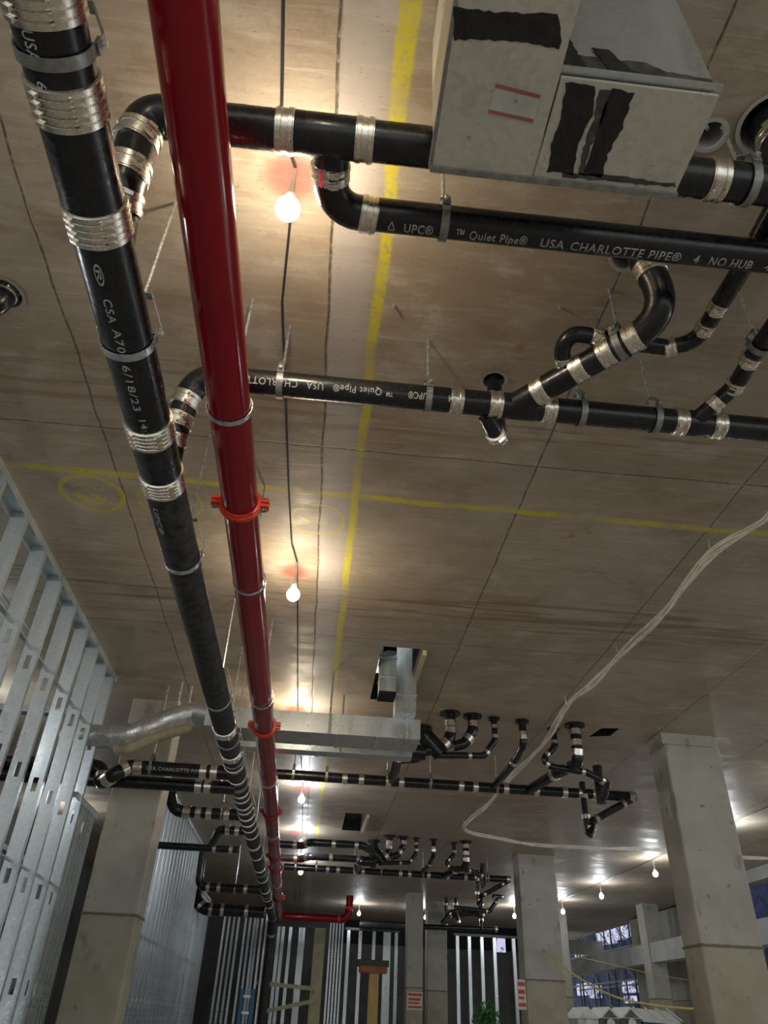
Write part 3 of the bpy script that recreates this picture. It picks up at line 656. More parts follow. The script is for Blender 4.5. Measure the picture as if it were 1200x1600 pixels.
for a, b in ((0, .13), (.84, .97)):
    q = [pl[0].lerp(pl[3], a), pl[1].lerp(pl[2], a), pl[1].lerp(pl[2], b), pl[0].lerp(pl[3], b)]
    MB().poly([v - Vector((0, 0, .0008)) for v in q], (0, 0, -.0004)).build('printed_stripe', M['pink'], lab_o)
for u, v in ((733, 215), (806, 158)): MB().lathe(az(u, v, DZ-.003), (0, 0, 1), [(0, .004), (.004, .005)], 8).build('rivet', M['bolt'], du)

# ------------------------------------------------------------------ transverse duct, foil duct, shaft ducts
d1 = empty('transverse_duct', (.1, 6.6, 3.75), 'shiny rectangular duct crossing under the slab behind the red pipe', 'duct')
MB().box((-1.05, 6.45, 3.68), (.86, 6.82, 3.86)).build('duct_trunk', M['galv'], d1)
for x in (-.45, .12, .48, .74): MB().box((x-.012, 6.438, 3.672), (x+.012, 6.83, 3.868)).build('drive_cleat', M['zinc'], d1)
d2 = empty('transverse_duct', (.1, 7.1, 3.6), 'lower narrow duct just behind and below the shiny transverse duct', 'duct')
MB().box((-1.0, 7.02, 3.69), (.86, 7.18, 3.80)).build('duct_trunk', M['galv'], d2)
MB().box((-.06, 7.01, 3.685), (-.03, 7.19, 3.806)).box((.38, 7.01, 3.685), (.41, 7.19, 3.806)).build('hanger_strap', M['zinc'], d2)
for i, (x, y, l) in enumerate(((.045, 6.40, 'strap rod at the left end of the two duct straps'), (.17, 6.95, 'strap rod just right of the other duct strap'))):
    o = MB().box((x-.009, y-.003, 3.66), (x+.009, y+.003, ZC)).build('duct_strap', M['strap']); ent(o, l, 'duct strap', 'straps holding the transverse duct')
foil = empty('foil_wrapped_duct', ay(240, 1130, 6.8), 'crinkled foil wrapped round duct leaving the left stud wall', 'duct')
fp = [ay(90, 1150, 6.9), ay(135, 1150, 6.85), ay(200, 1150, 6.75), ay(260, 1128, 6.7), ay(318, 1110, 6.65)]
fp = smooth(fp, 8); mb = MB(); mb.tube(fp, [.105 + random.uniform(-.006, .006) for _ in fp], 24)
for v in mb.b.verts: v.co += Vector([random.uniform(-.004, .004) for _ in range(3)])
mb.build('foil_jacket', M['foil'], foil)
MB().tube([ay(308, 1112, 6.65), ay(352, 1124, 6.62)], [.115, .095], 24).build('end_collar', M['galv'], foil)
mb = MB(); mb.tube(smooth([ay(182, 1172, 6.55), ay(205, 1168, 6.5), ay(250, 1150, 6.5), ay(300, 1136, 6.5)], 5), .045, 12); mb.build('loose_insulation', M['wool'], foil, 'beige torn insulation hanging under the foil')
v1 = empty('shaft_duct', (.68, 6.6, ZC), 'silver vertical duct dropping out of the ceiling opening', 'duct', 'ducts in the shaft opening')
MB().box((.615, 6.30, 3.86), (.80, 6.50, 4.9)).build('duct_trunk', M['galv'], v1); MB().box((.61, 6.295, 4.02), (.805, 6.505, 4.035)).build('drive_cleat', M['zinc'], v1)
v2 = empty('shaft_duct', (.5, 6.3, ZC), 'darker vertical duct with bands beside the silver one', 'duct', 'ducts in the shaft opening')
MB().box((.455, 6.15, 3.98), (.60, 6.34, 4.9)).build('duct_trunk', M['galv'], v2)
for z in (4.12, 4.3): MB().box((.45, 6.14, z), (.605, 6.35, z+.02)).build('drive_cleat', M['zinc'], v2)
MB().box((.452, 6.145, 3.965), (.603, 6.345, 3.99)).build('open_end', M['black'], v2)
for z0, nm, l in ((3.95, 'shaft_pipe', 'dark round pipe inside the shaft opening'),):
    o = MB().tube([(.52, 5.95, 4.26), (.52, 5.95, 4.9)], .06, 20).build(nm, M['iron']); ent(o, l, 'pipe')
for (x, y0, y1, l) in ((.785, 5.78, 7.0, 'pale lumber edge of the ceiling shaft opening'), (.775, 11.95, 13.1, 'pale lumber edge of the farther ceiling opening')):
    o = MB().box((x, y0, 4.19), (x+.035, y1, 4.233)).build('opening_edge_board', M['board']); ent(o, l, 'board', 'edge boards of the ceiling openings')
struct('shaft_cap_1', (.2, 5.6, 4.95), (1.0, 7.2, 5.0), 'black'); struct('shaft_cap_2', (.2, 11.8, 4.95), (1.0, 13.4, 5.0), 'black')   # black shaft caps closing the view up through the slab openings

# ------------------------------------------------------------------ far branch piping
def drops(tag, dy, zz=PZ):
    """the riser group over one transverse drain; dy shifts it to the next bay"""
    D = Vector((0, dy, 0)); L = []
    def q(u, v, z=None, y=None): return (az(u, v, z) if y is None else ay(u, v, y)) + D
    fr = empty('transverse_drain', q(700, 1228, PZ), f'long straight black drain crossing below the ceiling risers, {tag}', 'drain pipe', 'long transverse drains of the far bays')
    a, b = q(430, 1214, PZ), q(998, 1241, PZ); yy = (a.y+b.y)/2; a.y = b.y = yy; a.z = b.z = PZ
    MB().tube([a, b], r4, 16).build('pipe_section', M['iron'], fr)
    ln = b.x-a.x
    for t in (.19, .235, .31, .345, .51, .55, .635, .72, .80, .845, .885, .99): coupling(fr, a.lerp(b, t), b-a, r4, 'far')
    for t, l in ((.05, 'left end'), (.14, 'left part'), (.305, 'left middle'), (.425, 'middle'), (.61, 'right middle'), (.90, 'right end')):
        hanger('clevis_hanger', a.lerp(b, t), (1, 0, 0), r4, f'strap hanger at the {l} of the long transverse drain, {tag}', 'hangers of the long transverse drains', rise=.06, w=.03, n=6)
    def dr(nm, pts, r, l, cp=()):
        o = empty(nm, pts[0], l + ', ' + tag, 'drain pipe', 'ceiling risers of the far bays')
        pts = [Vector(p) for p in pts]
        run(o, pts, r, r*1.8, kind='far', n=14)
        MB().lathe(pts[0] - Vector((0, 0, .02)) if pts[0].z > 4.2 else pts[0], (0, 0, 1), [(0, r*1.9), (.02, r*1.9)], 16).build('flange', M['iron'], o) if pts[0].z > 4.2 else None
        for k, t in cp: coupling(o, pts[k].lerp(pts[k+1], t), pts[k+1]-pts[k], r, 'far')
        return o
    hz = ZC+.0
    dt = empty('drum_trap', (.95, 7.25+dy, 3.86), 'fat black trap at the left end of the risers, '+tag, 'trap', 'black traps of the far bays')
    MB().tube([ay(634, 1174, 7.25)+D, ay(664, 1176, 7.25)+D], .075, 18).build('trap_body', M['iron'], dt); MB().tube([ay(664, 1150, 7.25)+D, ay(690, 1178, 7.25)+D], .085, 18).build('trap_bend', M['iron'], dt)
    MB().lathe(ay(660, 1143, 7.25)+D, (0, 0, 1), [(-.1, .06), (.02, .06), (.021, .1), (.04, .1)], 18).build('trap_inlet', M['iron'], dt)
    y0 = 7.27+dy
    def c(x, y, z=hz): return Vector((x, y+dy, z))
    dr('riser', [c(1.27, 7.25), c(1.27, 7.25, 3.98), c(1.17, 7.25, 3.86), c(.82, 7.25, 3.80), c(.78, 7.6, 3.86), c(.82, yy-dy, 3.87)], .056, 'big riser with bright coupling that joins a black trap', [(0, .45)])
    dr('riser', [c(1.05, 7.75), c(1.05, 7.75, 3.92), c(.80, 7.72, 3.88)], .06, 'short riser at the left of the riser row')
    dr('riser', [c(1.51, 7.28), c(1.51, 7.28, 4.08), c(1.42, 7.28, 3.94), c(1.30, 7.28, 3.90)], .052, 'second riser, curling to the left', [(0, .6)])
    dr('riser', [c(1.74, 7.31), c(1.74, 7.31, 4.0), c(1.62, 7.31, 3.84), c(1.12, 7.27, 3.80)], .032, 'thin riser in the shape of a letter j', [(0, .4), (2, .3)])
    dr('riser', [c(2.04, 7.33), c(2.04, 7.33, 3.98), c(2.02, 7.7, 3.9), c(1.98, yy-dy, 3.86)], .038, 'single straight thin riser', [(0, .55)])
    lr = dr('riser', [c(2.42, 7.5), c(2.42, 7.5, 4.04), c(2.28, 7.5, 3.90), c(2.36, 7.5, 3.83), c(2.72, 7.5, 3.80), c(2.95, 7.55, 3.72), c(3.0, 7.8, 3.64)], .034, 'thin riser looping behind the thick one')
    MB().tube([c(3.0, 7.9, 3.99), c(3.0, 7.9, 3.60)], .05, 16).build('trap', M['iron'], lr)
    dr('riser', [c(2.60, 7.34), c(2.60, 7.34, 4.0), c(2.60, 7.36, 3.84), c(2.50, 7.9, 3.86), c(2.40, yy-dy, 3.86)], .056, 'thick riser with a slanting foot', [(0, .35), (2, .3)])
    e = [Vector((b.x, yy, PZ)), Vector((b.x-.02, yy-.05, PZ-.02)), Vector((b.x-.45, yy-.15, PZ-.25)), Vector((3.08, yy-.12, 3.50)), Vector((3.05, yy-.1, 3.47))]
    o = empty('hanging_branch', e[0], f'slanting pipe and short drop under the right end of the drain, {tag}', 'drain pipe', 'hanging branches of the far bays')
    MB().tube([Vector((3.62, yy, 3.84)), Vector((3.10, yy, 3.56))], .04, 14).build('slanting_pipe', M['iron_dusty'], o)
    MB().tube([Vector((3.03, yy-.03, 3.98)), Vector((3.03, yy-.03, 3.42))], .036, 14).build('drop_pipe', M['iron'], o)
    MB().tube(smooth([Vector((3.10, yy, 3.58)), Vector((3.07, yy-.05, 3.46)), Vector((3.03, yy-.06, 3.40))]), .045, 12).build('elbow_fitting', M['iron'], o)
    for p, d in (((3.03, yy-.03, 3.82), (0, 0, 1)), ((3.03, yy-.03, 3.60), (0, 0, 1)), ((3.16, yy, 3.595), (.88, 0, .47)), ((3.5, yy, 3.775), (.88, 0, .47)), ((3.06, yy-.03, 3.48), (0, 0, 1))): coupling(o, p, d, .042, 'far')
drops('in the nearer bay', 0.0)
drops('in the farther bay', 6.12)
# extra pair of transverse pipes in the farther bay
for z, y, x1, l in ((PZ, 12.3, .74, 'upper short transverse pipe of the farther bay'), (PZ, 13.5, .85, 'lower short transverse pipe of the farther bay')):
    o = empty('transverse_drain', (0, y, z), l, 'drain pipe', 'short transverse pipes of the farther bay')
    run(o, [Vector((-.66, y+.3, z)), Vector((-.2, y+.3, z)), Vector((-.05, y, z)), Vector((x1, y, z)), Vector((x1+.2, y+.35, z-.02))], r4, .1, kind='far', n=14)
    coupling(o, (.3, y, z), (1, 0, 0), r4, 'far')
# tangle by the far columns
def tangle():
    D = 'of the far pipe tangle'
    Gp = 'black pipes tangled above the far columns'
    for i, (pts, r, l) in enumerate((
        ([az(712, 1447, 4.0), az(735, 1425, 3.95), az(755, 1418, 3.95), az(772, 1413, 3.9)], .05, 'looping left pipe'),
        ([az(697, 1393), az(697, 1412, 4.1), az(697, 1440, 3.9)], .05, 'left vertical drop'), ([az(712, 1394), az(712, 1412, 4.1), az(716, 1430, 3.95)], .05, 'middle vertical drop'),
        ([az(752, 1385), az(752, 1415, 4.05), az(745, 1425, 3.9), az(710, 1432, 3.9)], .04, 'right thin drop'),
        ([az(712, 1418, 3.9), az(765, 1424, 3.9), az(775, 1405, 3.95), az(770, 1385, 4.0), az(783, 1378, 3.9)], .045, 'hooked pipe at the right'),
        ([az(752, 1440, 3.8), az(752, 1425, 3.9), az(700, 1420, 3.9)], .04, 'small lower bend'),
        ([az(660, 1445, 3.72), az(745, 1452, 3.72)], .06, 'bottom horizontal pipe'))):
        Dm = Vector((0, 0, 0)); base = pts[0]
        y0 = 20.3 if i != 4 else 18.6
        P = [ay(*uv, y0 + .05*k) for k, uv in enumerate({0: [(690, 1443), (705, 1425), (730, 1420), (755, 1430)], 1: [(697, 1393), (697, 1415), (697, 1446)], 2: [(712, 1394), (712, 1415), (716, 1440)], 3: [(752, 1385), (752, 1415), (745, 1427), (705, 1432)],
             4: [(712, 1418), (765, 1424), (777, 1405), (768, 1385), (783, 1378)], 5: [(752, 1452), (752, 1430), (700, 1424)], 6: [(660, 1448), (775, 1452)]}[i])]
        if i in (1, 2, 3): P[0].z = ZC
        for v in P[1:] if i in (1, 2, 3) else P: v.z = min(v.z, 4.12)
        o = empty('drain_pipe', P[0], f'{l} {D}', 'drain pipe', Gp)
        run(o, P, r, r*2, kind='far', n=12, last=True)
tangle()
# left side branches joining the main
def leftrun(pts, r, l, cp=(), txt=False, first=False):
    o = empty('side_branch', pts[0], l, 'drain pipe', 'side branches joining the drain main from the left')
    run(o, pts, r, r*1.9, kind='far', n=20)
    for k, t in cp: coupling(o, Vector(pts[k]).lerp(Vector(pts[k+1]), t), Vector(pts[k+1])-Vector(pts[k]), r, 'far')
    return o
z = MZ
lb = leftrun([Vector((-.78, 7.05, z)), Vector((-1.75, 7.05, z)), Vector((-1.86, 6.98, z-.1)), Vector((-1.98, 7.1, z-.16)), Vector((-2.02, 7.2, z+.02)), Vector((-3.6, 7.2, z+.02))], .062, 'upper left side branch with printed lettering, tied loop at the studs', [(0, .2), (0, .3), (0, .92)])
text(lb, 'USA CHARLOTTE PIPE®', (-1.58, 7.05, z), (1, 0, 0), (0, -1, -.3), .062, .045)
leftrun([Vector((-.78, 7.22, z-.09)), Vector((-3.6, 7.22, z-.10))], .058, 'lower left side branch right under the lettered one', [(0, .09), (0, .12)])
leftrun([Vector((-.8, 8.75, z)), Vector((-1.58, 8.75, z)), Vector((-1.62, 8.6, z+.15))], .06, 'black side branch beside the left column with many couplings', [(0, .25), (0, .5), (0, .65), (0, .8)])
leftrun([Vector((-.8, 9.6, z)), Vector((-1.15, 9.6, z)), Vector((-1.25, 9.9, z-.1))], .05, 'short side branch below the many-coupled one', [(0, .4)])
leftrun([Vector((-1.0, 10.85, z)), Vector((-2.1, 10.85, z))], .045, 'thin black pipe running across the distant studs', [(0, .1), (0, .3)])
leftrun([Vector((-.8, 14.9, z+.05)), Vector((-2.0, 14.9, z+.05)), Vector((-2.02, 14.9, 4.1))], .07, 'far left side branch with a vertical leg', [(0, .3), (0, .7)])
leftrun([Vector((-.8, 15.4, z-.25)), Vector((-1.9, 15.4, z-.25)), Vector((-2.1, 15.4, z-.1)), Vector((-2.1, 15.6, z+.2))], .10, 'fat far left side branch above the standing studs', [(0, .3), (0, .7)])
for x, y, l in ((-1.55, 7.05, 'hanger hoop on the lettered left side branch'), (-1.05, 8.75, 'hanger on the side branch beside the left column'), (-1.35, 14.9, 'hanger on the far left side branch')):
    hanger('clevis_hanger', (x, y, z), (1, 0, 0), .063, l, 'hangers of the left side branches', rise=.06, w=.025, n=8)
for i, (u, v, zb, l) in enumerate(((285, 1065, 3.9, 'left of two pale rods above the foil duct'), (300, 1072, 3.9, 'right of two pale rods above the foil duct'), (372, 1235, 3.5, 'rod between the drain main and the side branches'), (381, 1240, 3.5, 'rod nearest the main at the side branches'))):
    p = az(u, v) if i < 2 else Vector((-1.03+.09*(i-2), 8.1, ZC))
    o = MB().tube([(p.x, p.y, zb), (p.x, p.y, ZC)], .012, 8).build('threaded_rod', M['zinc']); ent(o, l, 'rod', 'loose rods left of the drain main')

# ------------------------------------------------------------------ metal stud framing
def stud_mesh(h, web=.105, fl=.040, face=1, holes=True):
    """one C stud, web in the XZ plane at y=0, flanges turned towards +y; stands at z 0..h, x from -web to 0"""
    mb = MB(); t = .0015
    zs = [0]; z = .45
    while z + .12 < h and holes: zs += [z, z+.10]; z += .61
    zs.append(h)
    for i in range(0, len(zs)-1):
        if i % 2 == 0: mb.box((-web, 0, zs[i]), (0, t, zs[i+1]))
        else: mb.box((-web, 0, zs[i]), (-web/2-.019, t, zs[i+1])).box((-web/2+.019, 0, zs[i]), (0, t, zs[i+1]))
    mb.box((-t, t, 0), (0, fl, h)).box((-web, t, 0), (-web+t, fl, h)).box((-.012, fl, 0), (0, fl+t, h)).box((-web, fl, 0), (-web+.012, fl+t, h))
    return mb
def stud_wall(name, origin, dirv, ys, h, label, web=.105, track=True, bridging=True, z0=0, group='metal stud partitions', flip=1, trk=.055):
    """studs at distances ys from origin along dirv; the web spans across the wall"""
    o = empty(name, origin, label, 'stud wall', group)
    ang = math.atan2(dirv[1], dirv[0]) - PI/2
    o.rotation_euler = (0, 0, ang)
    base = None
    for i, y in enumerate(ys):
        if base is None:
            mb = stud_mesh(h-.012-z0, web); me = bpy.data.meshes.new('stud'); bmesh.ops.recalc_face_normals(mb.b, faces=mb.b.faces[:]); mb.b.to_mesh(me); mb.b.free(); me.materials.append(M['stud']); base = me
        s = bpy.data.objects.new('stud', base); COL.objects.link(s); s.parent = o; s.location = (0, y, z0+random.uniform(-.004, .004)); s.rotation_euler = (0, 0, random.uniform(-.05, .05))
    def loc(mb, nm):
        me = bpy.data.meshes.new(nm); bmesh.ops.recalc_face_normals(mb.b, faces=mb.b.faces[:]); mb.b.to_mesh(me); mb.b.free(); me.materials.append(M['stud'])
        q = bpy.data.objects.new(nm, me); COL.objects.link(q); q.parent = o
    if track:
        a, b = ys[0]-.25, ys[-1]+.12
        loc(MB().box((-web-.004, a, h-.002), (.004, b, h)).box((.002, a, h-trk), (.004, b, h-.002)).box((-web-.004, a, h-trk), (-web-.002, b, h-.002)), 'top_track')
        loc(MB().box((-web-.004, a, 0), (.004, b, .002)).box((.002, a, .002), (.004, b, .03)).box((-web-.004, a, .002), (-web-.002, b, .03)), 'bottom_track')
    if bridging:
        mb = MB(); zz = 1.2
        while zz < h-.3: mb.box((-web/2-.017, ys[0]-.1, zz), (-web/2+.017, ys[-1]+.1, zz+.012)); zz += 1.22
        loc(mb, 'bridging_channel')
    return o
stud_wall('stud_wall', (-2.02, 0, 0), (0, 1), [2.46, 2.87, 3.27, 3.68, 4.11, 4.53, 4.95, 5.36, 5.76, 6.14, 6.50, 6.80], ZC, 'tall near wall of metal studs along the left edge, top track on the slab')
stud_wall('stud_wall', (-2.04, 0, 0), (0, 1), [6.95, 7.02, 7.10, 7.2, 7.28, 7.36], 3.12, 'low bundle of tightly spaced studs just left of the concrete column', track=True, bridging=False)
stud_wall('stud_wall', (-3.35, 0, 0), (0, 1), [3.2+.3*k for k in range(30)], 3.05, 'second row of studs visible through the near stud wall', bridging=True)
stud_wall('stud_wall', (-2.14, 7.02, 0), (-1, 0), [.2, .55, .95, 1.2], 3.9, 'cross wall of studs turning left behind the near wall')
stud_wall('stud_wall', (-2.07, 0, 0), (0, 1), [8.6+.3*k for k in range(24)], ZC, 'distant wall of dense metal studs right of the left column')
stud_wall('stud_wall', (-2.07, 0, 0), (0, 1), [15.95+.28*k for k in range(7)], 3.62, 'lower distant studs under the fat side branch')
for i, (u0, u1, vt, l) in enumerate(((352, 374, 1420, 'first standing bunch of studs right of the distant stud wall'), (385, 399, 1420, 'second standing bunch of studs near the blue ladder'), (403, 417, 1424, 'third standing bunch of studs close to the drain main end'))):
    a, b = ay(u0, vt, 18.8+i*.3), ay(u1, vt, 18.8+i*.3); k = max(3, int((b.x-a.x)/.07))
    stud_wall('stud_bundle', (a.x, a.y, 0), (1, 0), [(b.x-a.x)*q/(k-1) for q in range(k)], a.z, l, track=False, bridging=False, group='bunches of standing studs')
# partition seen face on at the far end
def far_x(u): return ay(u, 1530, 23.0).x
ztop = ay(600, 1452, 23.0).z
for us, l, nm in (([428, 435, 447, 463, 468, 489], 'far face-on studs left of the yellow board', 'stud_wall'), ([541, 560, 582, 603, 618], 'far face-on studs between the board and the slim column', 'stud_wall'), ([716, 735, 755, 775, 806], 'far face-on studs right of the two slim columns', 'stud_wall')):
    o = empty(nm, (far_x(us[0]), 23, 0), l, 'stud wall', 'face-on stud partitions at the far end')
    for u in us:
        x = far_x(u); wv = .20 if u in (603,) else .085
        MB().box((x-wv/2, 23.0, 0), (x+wv/2, 23.003, ztop)).box((x-wv/2, 23.003, 0), (x-wv/2+.003, 23.1, ztop)).box((x+wv/2-.003, 23.003, 0), (x+wv/2, 23.1, ztop)).build('stud', M['stud'], o)
    MB().box((far_x(us[0])-.1, 22.98, ztop-.06), (far_x(us[-1])+.1, 23.12, ztop)).build('top_track', M['dark'], o)
stud_wall('stud_bundle', (far_x(525), 22.0, 0), (1, 0), [-.28, -.20, -.12, -.04, .04], 3.75, 'thick shiny bundle of studs beside the yellow board', track=False, bridging=False, group='bunches of standing studs')
o = MB().tube([Vector((far_x(556), 22.6, ztop+.04)), Vector((far_x(640), 22.6, ztop+.02))], .09, 16).build('header_pipe', M['iron']); ent(o, 'black horizontal pipe above the far face-on studs', 'pipe')
o = MB().box((ay(497, 1500, 21.6).x-.14, 21.6, 0), (ay(497, 1500, 21.6).x+.14, 21.66, 3.55)).build('yellow_board', M['board']); ent(o, 'tall pale yellow board standing among the far studs', 'board')
for i, (a, b, l) in enumerate((((398, 1535), (492, 1545), 'upper thin yellow rail across the far studs'), ((405, 1582), (490, 1564), 'lower slanting yellow rail across the far studs'))):
    p, q = ay(*a, 21.4), ay(*b, 21.4); d = q-p
    o = MB().obox((p+q)/2, d/2, Vector((0, .02, 0)), Vector((0, 0, .045))).build('wood_rail', M['board']); ent(o, l, 'rail', 'yellow wooden rails')
lo_ = empty('ladder', ay(385, 1590, 17.5) * Vector((1, 1, 0)), 'blue ladder standing among the studs at the bottom', 'ladder')
p = ay(379, 1545, 17.5); q = ay(396, 1545, 17.5)
for c in (p, q): MB().box((c.x-.035, 17.5, 0), (c.x+.035, 17.56, c.z)).build('side_rail', M['blue'], lo_)
for k in range(7): MB().box((p.x, 17.51, .3+.27*k), (q.x, 17.55, .34+.27*k)).build('rung', M['zinc'], lo_)
# shoring post
sh = empty('shoring_post', ay(583, 1600, 16) * Vector((1, 1, 0)), 'wooden t-shaped shoring post with a reddish cap', 'prop')
a = ay(578, 1520, 16); b = ay(562, 1513, 16); c = ay(604, 1513, 16); t_ = ay(583, 1506, 16).z
MB().box((ay(584, 1530, 16).x-.09, 15.95, 0), (ay(584, 1530, 16).x+.09, 16.08, a.z)).build('post', M['wood'], sh)
MB().box((b.x, 15.85, a.z), (c.x, 16.2, a.z+.10)).build('cap', M['brownwood'], sh); MB().box((b.x-.05, 15.85, a.z+.10), (c.x+.03, 16.2, a.z+.2)).build('beam_rest', M['dark'], sh)
# plant
pt = empty('leafy_plant', ay(758, 1600, 14) * Vector((1, 1, 0)), 'bushy green plant top at the bottom edge', 'plant')
c = ay(760, 1592, 14); mb = MB()
for k in range(420):
    v = Vector((random.gauss(0, 1), random.gauss(0, 1), random.gauss(0, 1))).normalized()*random.uniform(.05, .23); v.z *= 1.1
    p = c + v; n = Vector([random.uniform(-1, 1) for _ in range(3)]).normalized(); t = n.orthogonal().normalized(); s = random.uniform(.02, .045)
    vs = [mb.b.verts.new(p + t*s*1.4), mb.b.verts.new(p + n.cross(t)*s*.5), mb.b.verts.new(p - t*s*1.2), mb.b.verts.new(p - n.cross(t)*s*.5)]; mb.b.faces.new(vs)
mb.build('foliage', M['leaf'], pt); MB().tube([(c.x, c.y, .35), (c.x+.03, c.y, 1.0), (c.x, c.y, c.z)], .02, 8).build('stem', M['wood'], pt); MB().lathe((c.x, c.y, 0), (0, 0, 1), [(0, .12), (.35, .17)], 16).build('pot', M['dark'], pt)
# notices
def notice(x, y, z, w_, h_, l):
    o = empty('notice', (x, y, z), l, 'sign', 'red and white notices on columns')
    MB().box((x-w_/2, y-.006, z-h_/2), (x+w_/2, y, z+h_/2)).build('board', M['signw'], o)
    mb = MB()
    mb.box((x-w_*.44, y-.008, z+h_*.28), (x+w_*.44, y-.006, z+h_*.42)).box((x-w_*.40, y-.008, z+h_*.02), (x+w_*.38, y-.006, z+h_*.16)).box((x-w_*.40, y-.008, z-h_*.16), (x+w_*.30, y-.006, z-h_*.06)).box((x-w_*.44, y-.008, z-h_*.40), (x+w_*.44, y-.006, z-h_*.28))
    mb.build('red_print', M['signr'], o)
n1 = ay(648, 1564, 19.745); notice(n1.x, 19.745, n1.z, .36, .34, 'square red and white notice on the slim distant column')
n2 = ay(817, 1554, 14.275); notice(n2.x-.02, 14.275, n2.z, .14, .42, 'narrow red and white notice on the roped column')

# ------------------------------------------------------------------ white cable bundle
hooks = [(az(1112, 866, 4.12), 'nearest'), (az(965, 1025, 4.12), 'second'), (az(885, 1105, 4.12), 'third'), (az(800, 1213, 4.12), 'fourth'), (az(725, 1295, 4.12), 'corner')]
bp = [az(1290, 700, 4.13), az(1200, 805, 4.11)] + [hooks[0][0], az(1040, 955, 4.08), hooks[1][0], az(925, 1070, 4.09), hooks[2][0], az(850, 1160, 4.08), hooks[3][0], az(765, 1255, 4.09), hooks[4][0]] + \
     [az(790, 1312, 4.07), az(840, 1320, 4.10), az(940, 1325, 4.07), az(1030, 1328, 4.10), az(1130, 1338, 4.06), az(1200, 1341, 4.1), az(1260, 1343, 4.08)]
cb = empty('cable_bundle', bp[1], 'bundle of white cables slung under the slab on the right', 'cable bundle')
base_path = smooth(bp, 6)
for k in range(9):
    ph = random.uniform(0, 6); rr = .014 + .016*random.random(); path = []
    for i, p in enumerate(base_path):
        a = ph + i*.35*(1 if k % 2 else -1)
        path.append(p + Vector((math.cos(a)*rr, math.sin(a)*rr*.4, math.sin(a)*rr)))
    MB().tube(path, .0055 if k else .007, 6).build('cable', M['cable'], cb)
for p, l in hooks:
    o = MB().tube([p + Vector((0, 0, ZC-p.z)), p + Vector((0, 0, .05)), p + Vector((.03, 0, .0)), p + Vector((.0, 0, -.035)), p + Vector((-.035, 0, 0))], .004, 6).build('cable_hook', M['zinc']); ent(o, f'{l} wire hook holding the white cable bundle', 'hook', 'hooks of the white cable bundle')
rp1 = smooth([ay(850, 1484, 14.25), ay(862, 1494, 14.1), ay(900, 1525, 13.9), ay(960, 1557, 13.6), ay(1025, 1571, 13.3), ay(1090, 1577, 13.0), ay(1150, 1580, 12.7)], 5)
o = MB().tube(rp1, .016, 8).build('rope', M['rope']); ent(o, 'sagging yellow rope tied to a column', 'rope')
o = MB().tube(smooth([ay(900, 1494, 18), ay(960, 1508, 18), ay(1030, 1524, 18), ay(1080, 1532, 18)], 4), .006, 6).build('rope', M['rope']); ent(o, 'thin second rope above the portable toilets', 'rope')

# ------------------------------------------------------------------ portable toilets and the open side
def toilet(x, y, label, white, zt):
    o = empty('portable_toilet', (x, y, 0), label, 'portable toilet', 'portable toilets in a row')
    wd, h = .212, zt-.20
    MB().box((x-wd, y, 0), (x+wd, y+.9, h)).build('cabin', M['roof' if white else 'greyp'], o)
    MB().box((x-wd*.7, y-.012, .1), (x+wd*.7, y, h-.15)).build('door', M['blue'], o)
    mb = MB(); mb.poly([(x-wd-.005, y-.06, h), (x+wd+.005, y-.06, h), (x, y-.06, zt)], (0, 1.0, 0)); mb.build('roof', M['roof'], o)
    mb = MB(); mb.poly([(x-wd+.06, y-.066, h+.015), (x+wd-.06, y-.066, h+.015), (x, y-.066, zt-.04)], (0, .006, 0)); mb.build('gable', M['roof' if white else 'greyp'], o)
    MB().poly([(x-.09, y-.07, h-.10), (x+.09, y-.07, h-.10), (x+.07, y-.07, h-.03), (x, y-.07, h+.01), (x-.07, y-.07, h-.03)], (0, .004, 0)).build('vent', M['roof'], o)
for u, l, wh in ((917, 'left portable toilet with a white gable', True), (950, 'middle portable toilet with a grey gable', False), (983, 'right portable toilet with a grey gable', False)):
    p = ay(u, 1573, 17.6); toilet(p.x, 17.6, l, wh, p.z)
p0 = ay(1001, 1574, 17.6); p1 = ay(1083, 1590, 17.6); zt = p0.z
o = empty('portable_toilet', (p0.x+.6, 18, 0), 'blue sided long cabin with a ribbed white roof, right of the gabled toilets', 'portable toilet', 'portable toilets in a row')
MB().box((p0.x+.02, 17.62, 0), (p1.x-.02, 18.5, zt-.24)).build('cabin', M['blue'], o)
MB().poly([(p0.x, 17.56, zt-.24), (p0.x, 17.56, zt-.20), (p0.x, 18.1, zt), (p0.x, 18.6, zt-.20), (p0.x, 18.6, zt-.24)], (p1.x-p0.x-.3, 0, -.03)).build('roof', M['roof'], o)
for k in range(4): q = p0.x+.08+.24*k; MB().poly([(q, 17.55, zt-.21), (q+.03, 17.55, zt-.21), (q-.04, 18.08, zt+.01), (q-.07, 18.08, zt+.01)], (0, 0, .015)).build('roof_rib', M['roof'], o)
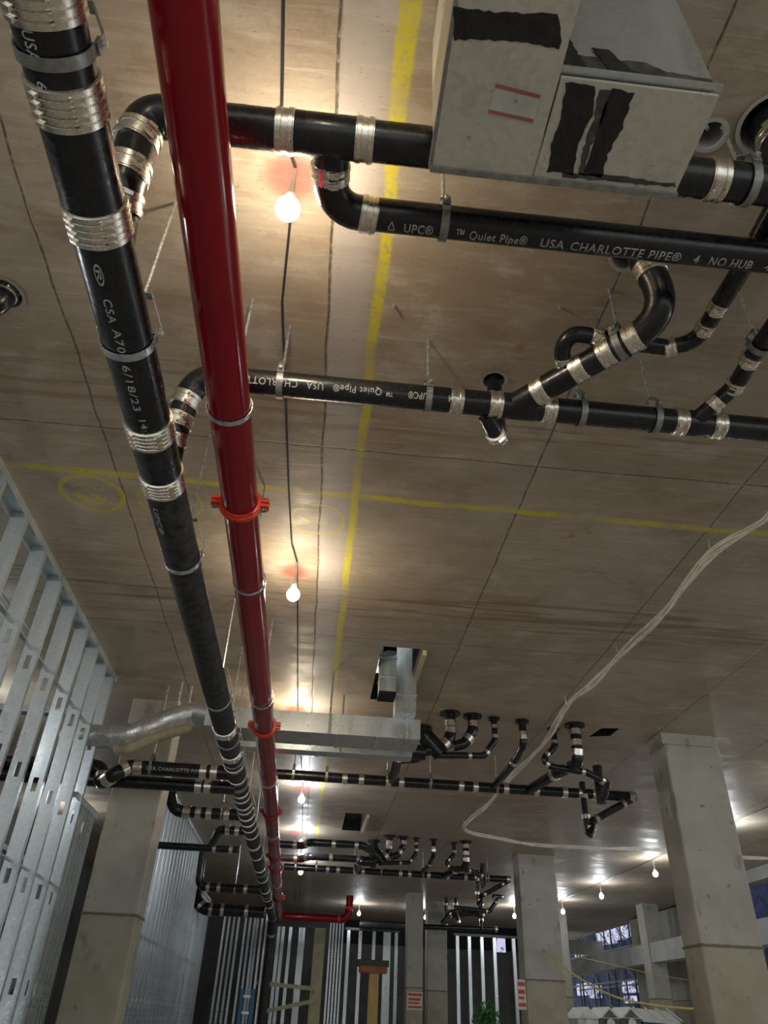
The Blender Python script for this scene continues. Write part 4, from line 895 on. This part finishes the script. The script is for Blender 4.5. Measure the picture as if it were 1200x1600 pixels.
# scaffold with blue netting outside, lit windows behind it
sc = empty('scaffold', (11.0, 22, 0), 'dark scaffold frames outside the open side', 'scaffold')
for x in (10.2, 11.2): 
    for y in (22.5, 24.2, 25.9, 27.6, 29.3, 31.0, 32.7, 34.4): MB().tube([(x, y, 0), (x, y, 5.5)], .03, 8).build('standard', M['dark'], sc)
    for z in (1.0, 2.0, 3.0, 3.9, 4.8): MB().tube([(x, 22.3, z), (x, 34.6, z)], .025, 8).build('ledger', M['dark'], sc)
for k, y in enumerate((22.5, 24.2, 25.9, 27.6, 29.3, 31.0, 32.7)):
    for z in (1.0, 2.0, 3.0, 3.9): MB().tube([(10.2, y, z), (10.2, y+1.7, z+.95)], .02, 6).build('brace', M['dark'], sc)
net = MB()
for i in range(90):
    y = 12 + i*.35; net.b.faces.new([net.b.verts.new(v) for v in ((12.2+.12*math.sin(i*1.3), y, 0), (12.2+.12*math.sin(i*1.3+1.3), y+.35, 0), (12.2+.12*math.sin(i*1.3+1.3), y+.35, 8), (12.2+.12*math.sin(i*1.3), y, 8))])
bmesh.ops.remove_doubles(net.b, verts=net.b.verts[:], dist=.001)
bmesh.ops.solidify(net.b, geom=net.b.faces[:], thickness=.01)
net = ent(net.build('debris_netting', M['tarp']), 'dark blue debris netting hung outside the open side', 'netting')
for (u0, v0, u1, v1) in ((906, 1476, 922, 1496), (925, 1472, 938, 1490), (941, 1452, 952, 1478), (954, 1448, 963, 1476), (968, 1442, 976, 1470), (979, 1440, 984, 1466), (1058, 1420, 1066, 1466), (910, 1536, 924, 1556), (930, 1540, 940, 1560), (982, 1531, 997, 1552), (985, 1556, 996, 1568), (1068, 1530, 1074, 1560)):
    a, b = ax(u0, v1, 12.2), ax(u1, v0, 12.2)
    o = MB().box((11.98, b.y, a.z), (12.2, a.y, b.z)).build('lit_gap', M['window']); o.parent = net
o = MB().box((far_x(786), 24.0, ay(786, 1488, 24).z), (far_x(806), 24.03, ay(790, 1462, 24).z)).build('lit_opening', M['window']); ent(o, 'small pale blue lit opening left of the roped column', 'lit gap')
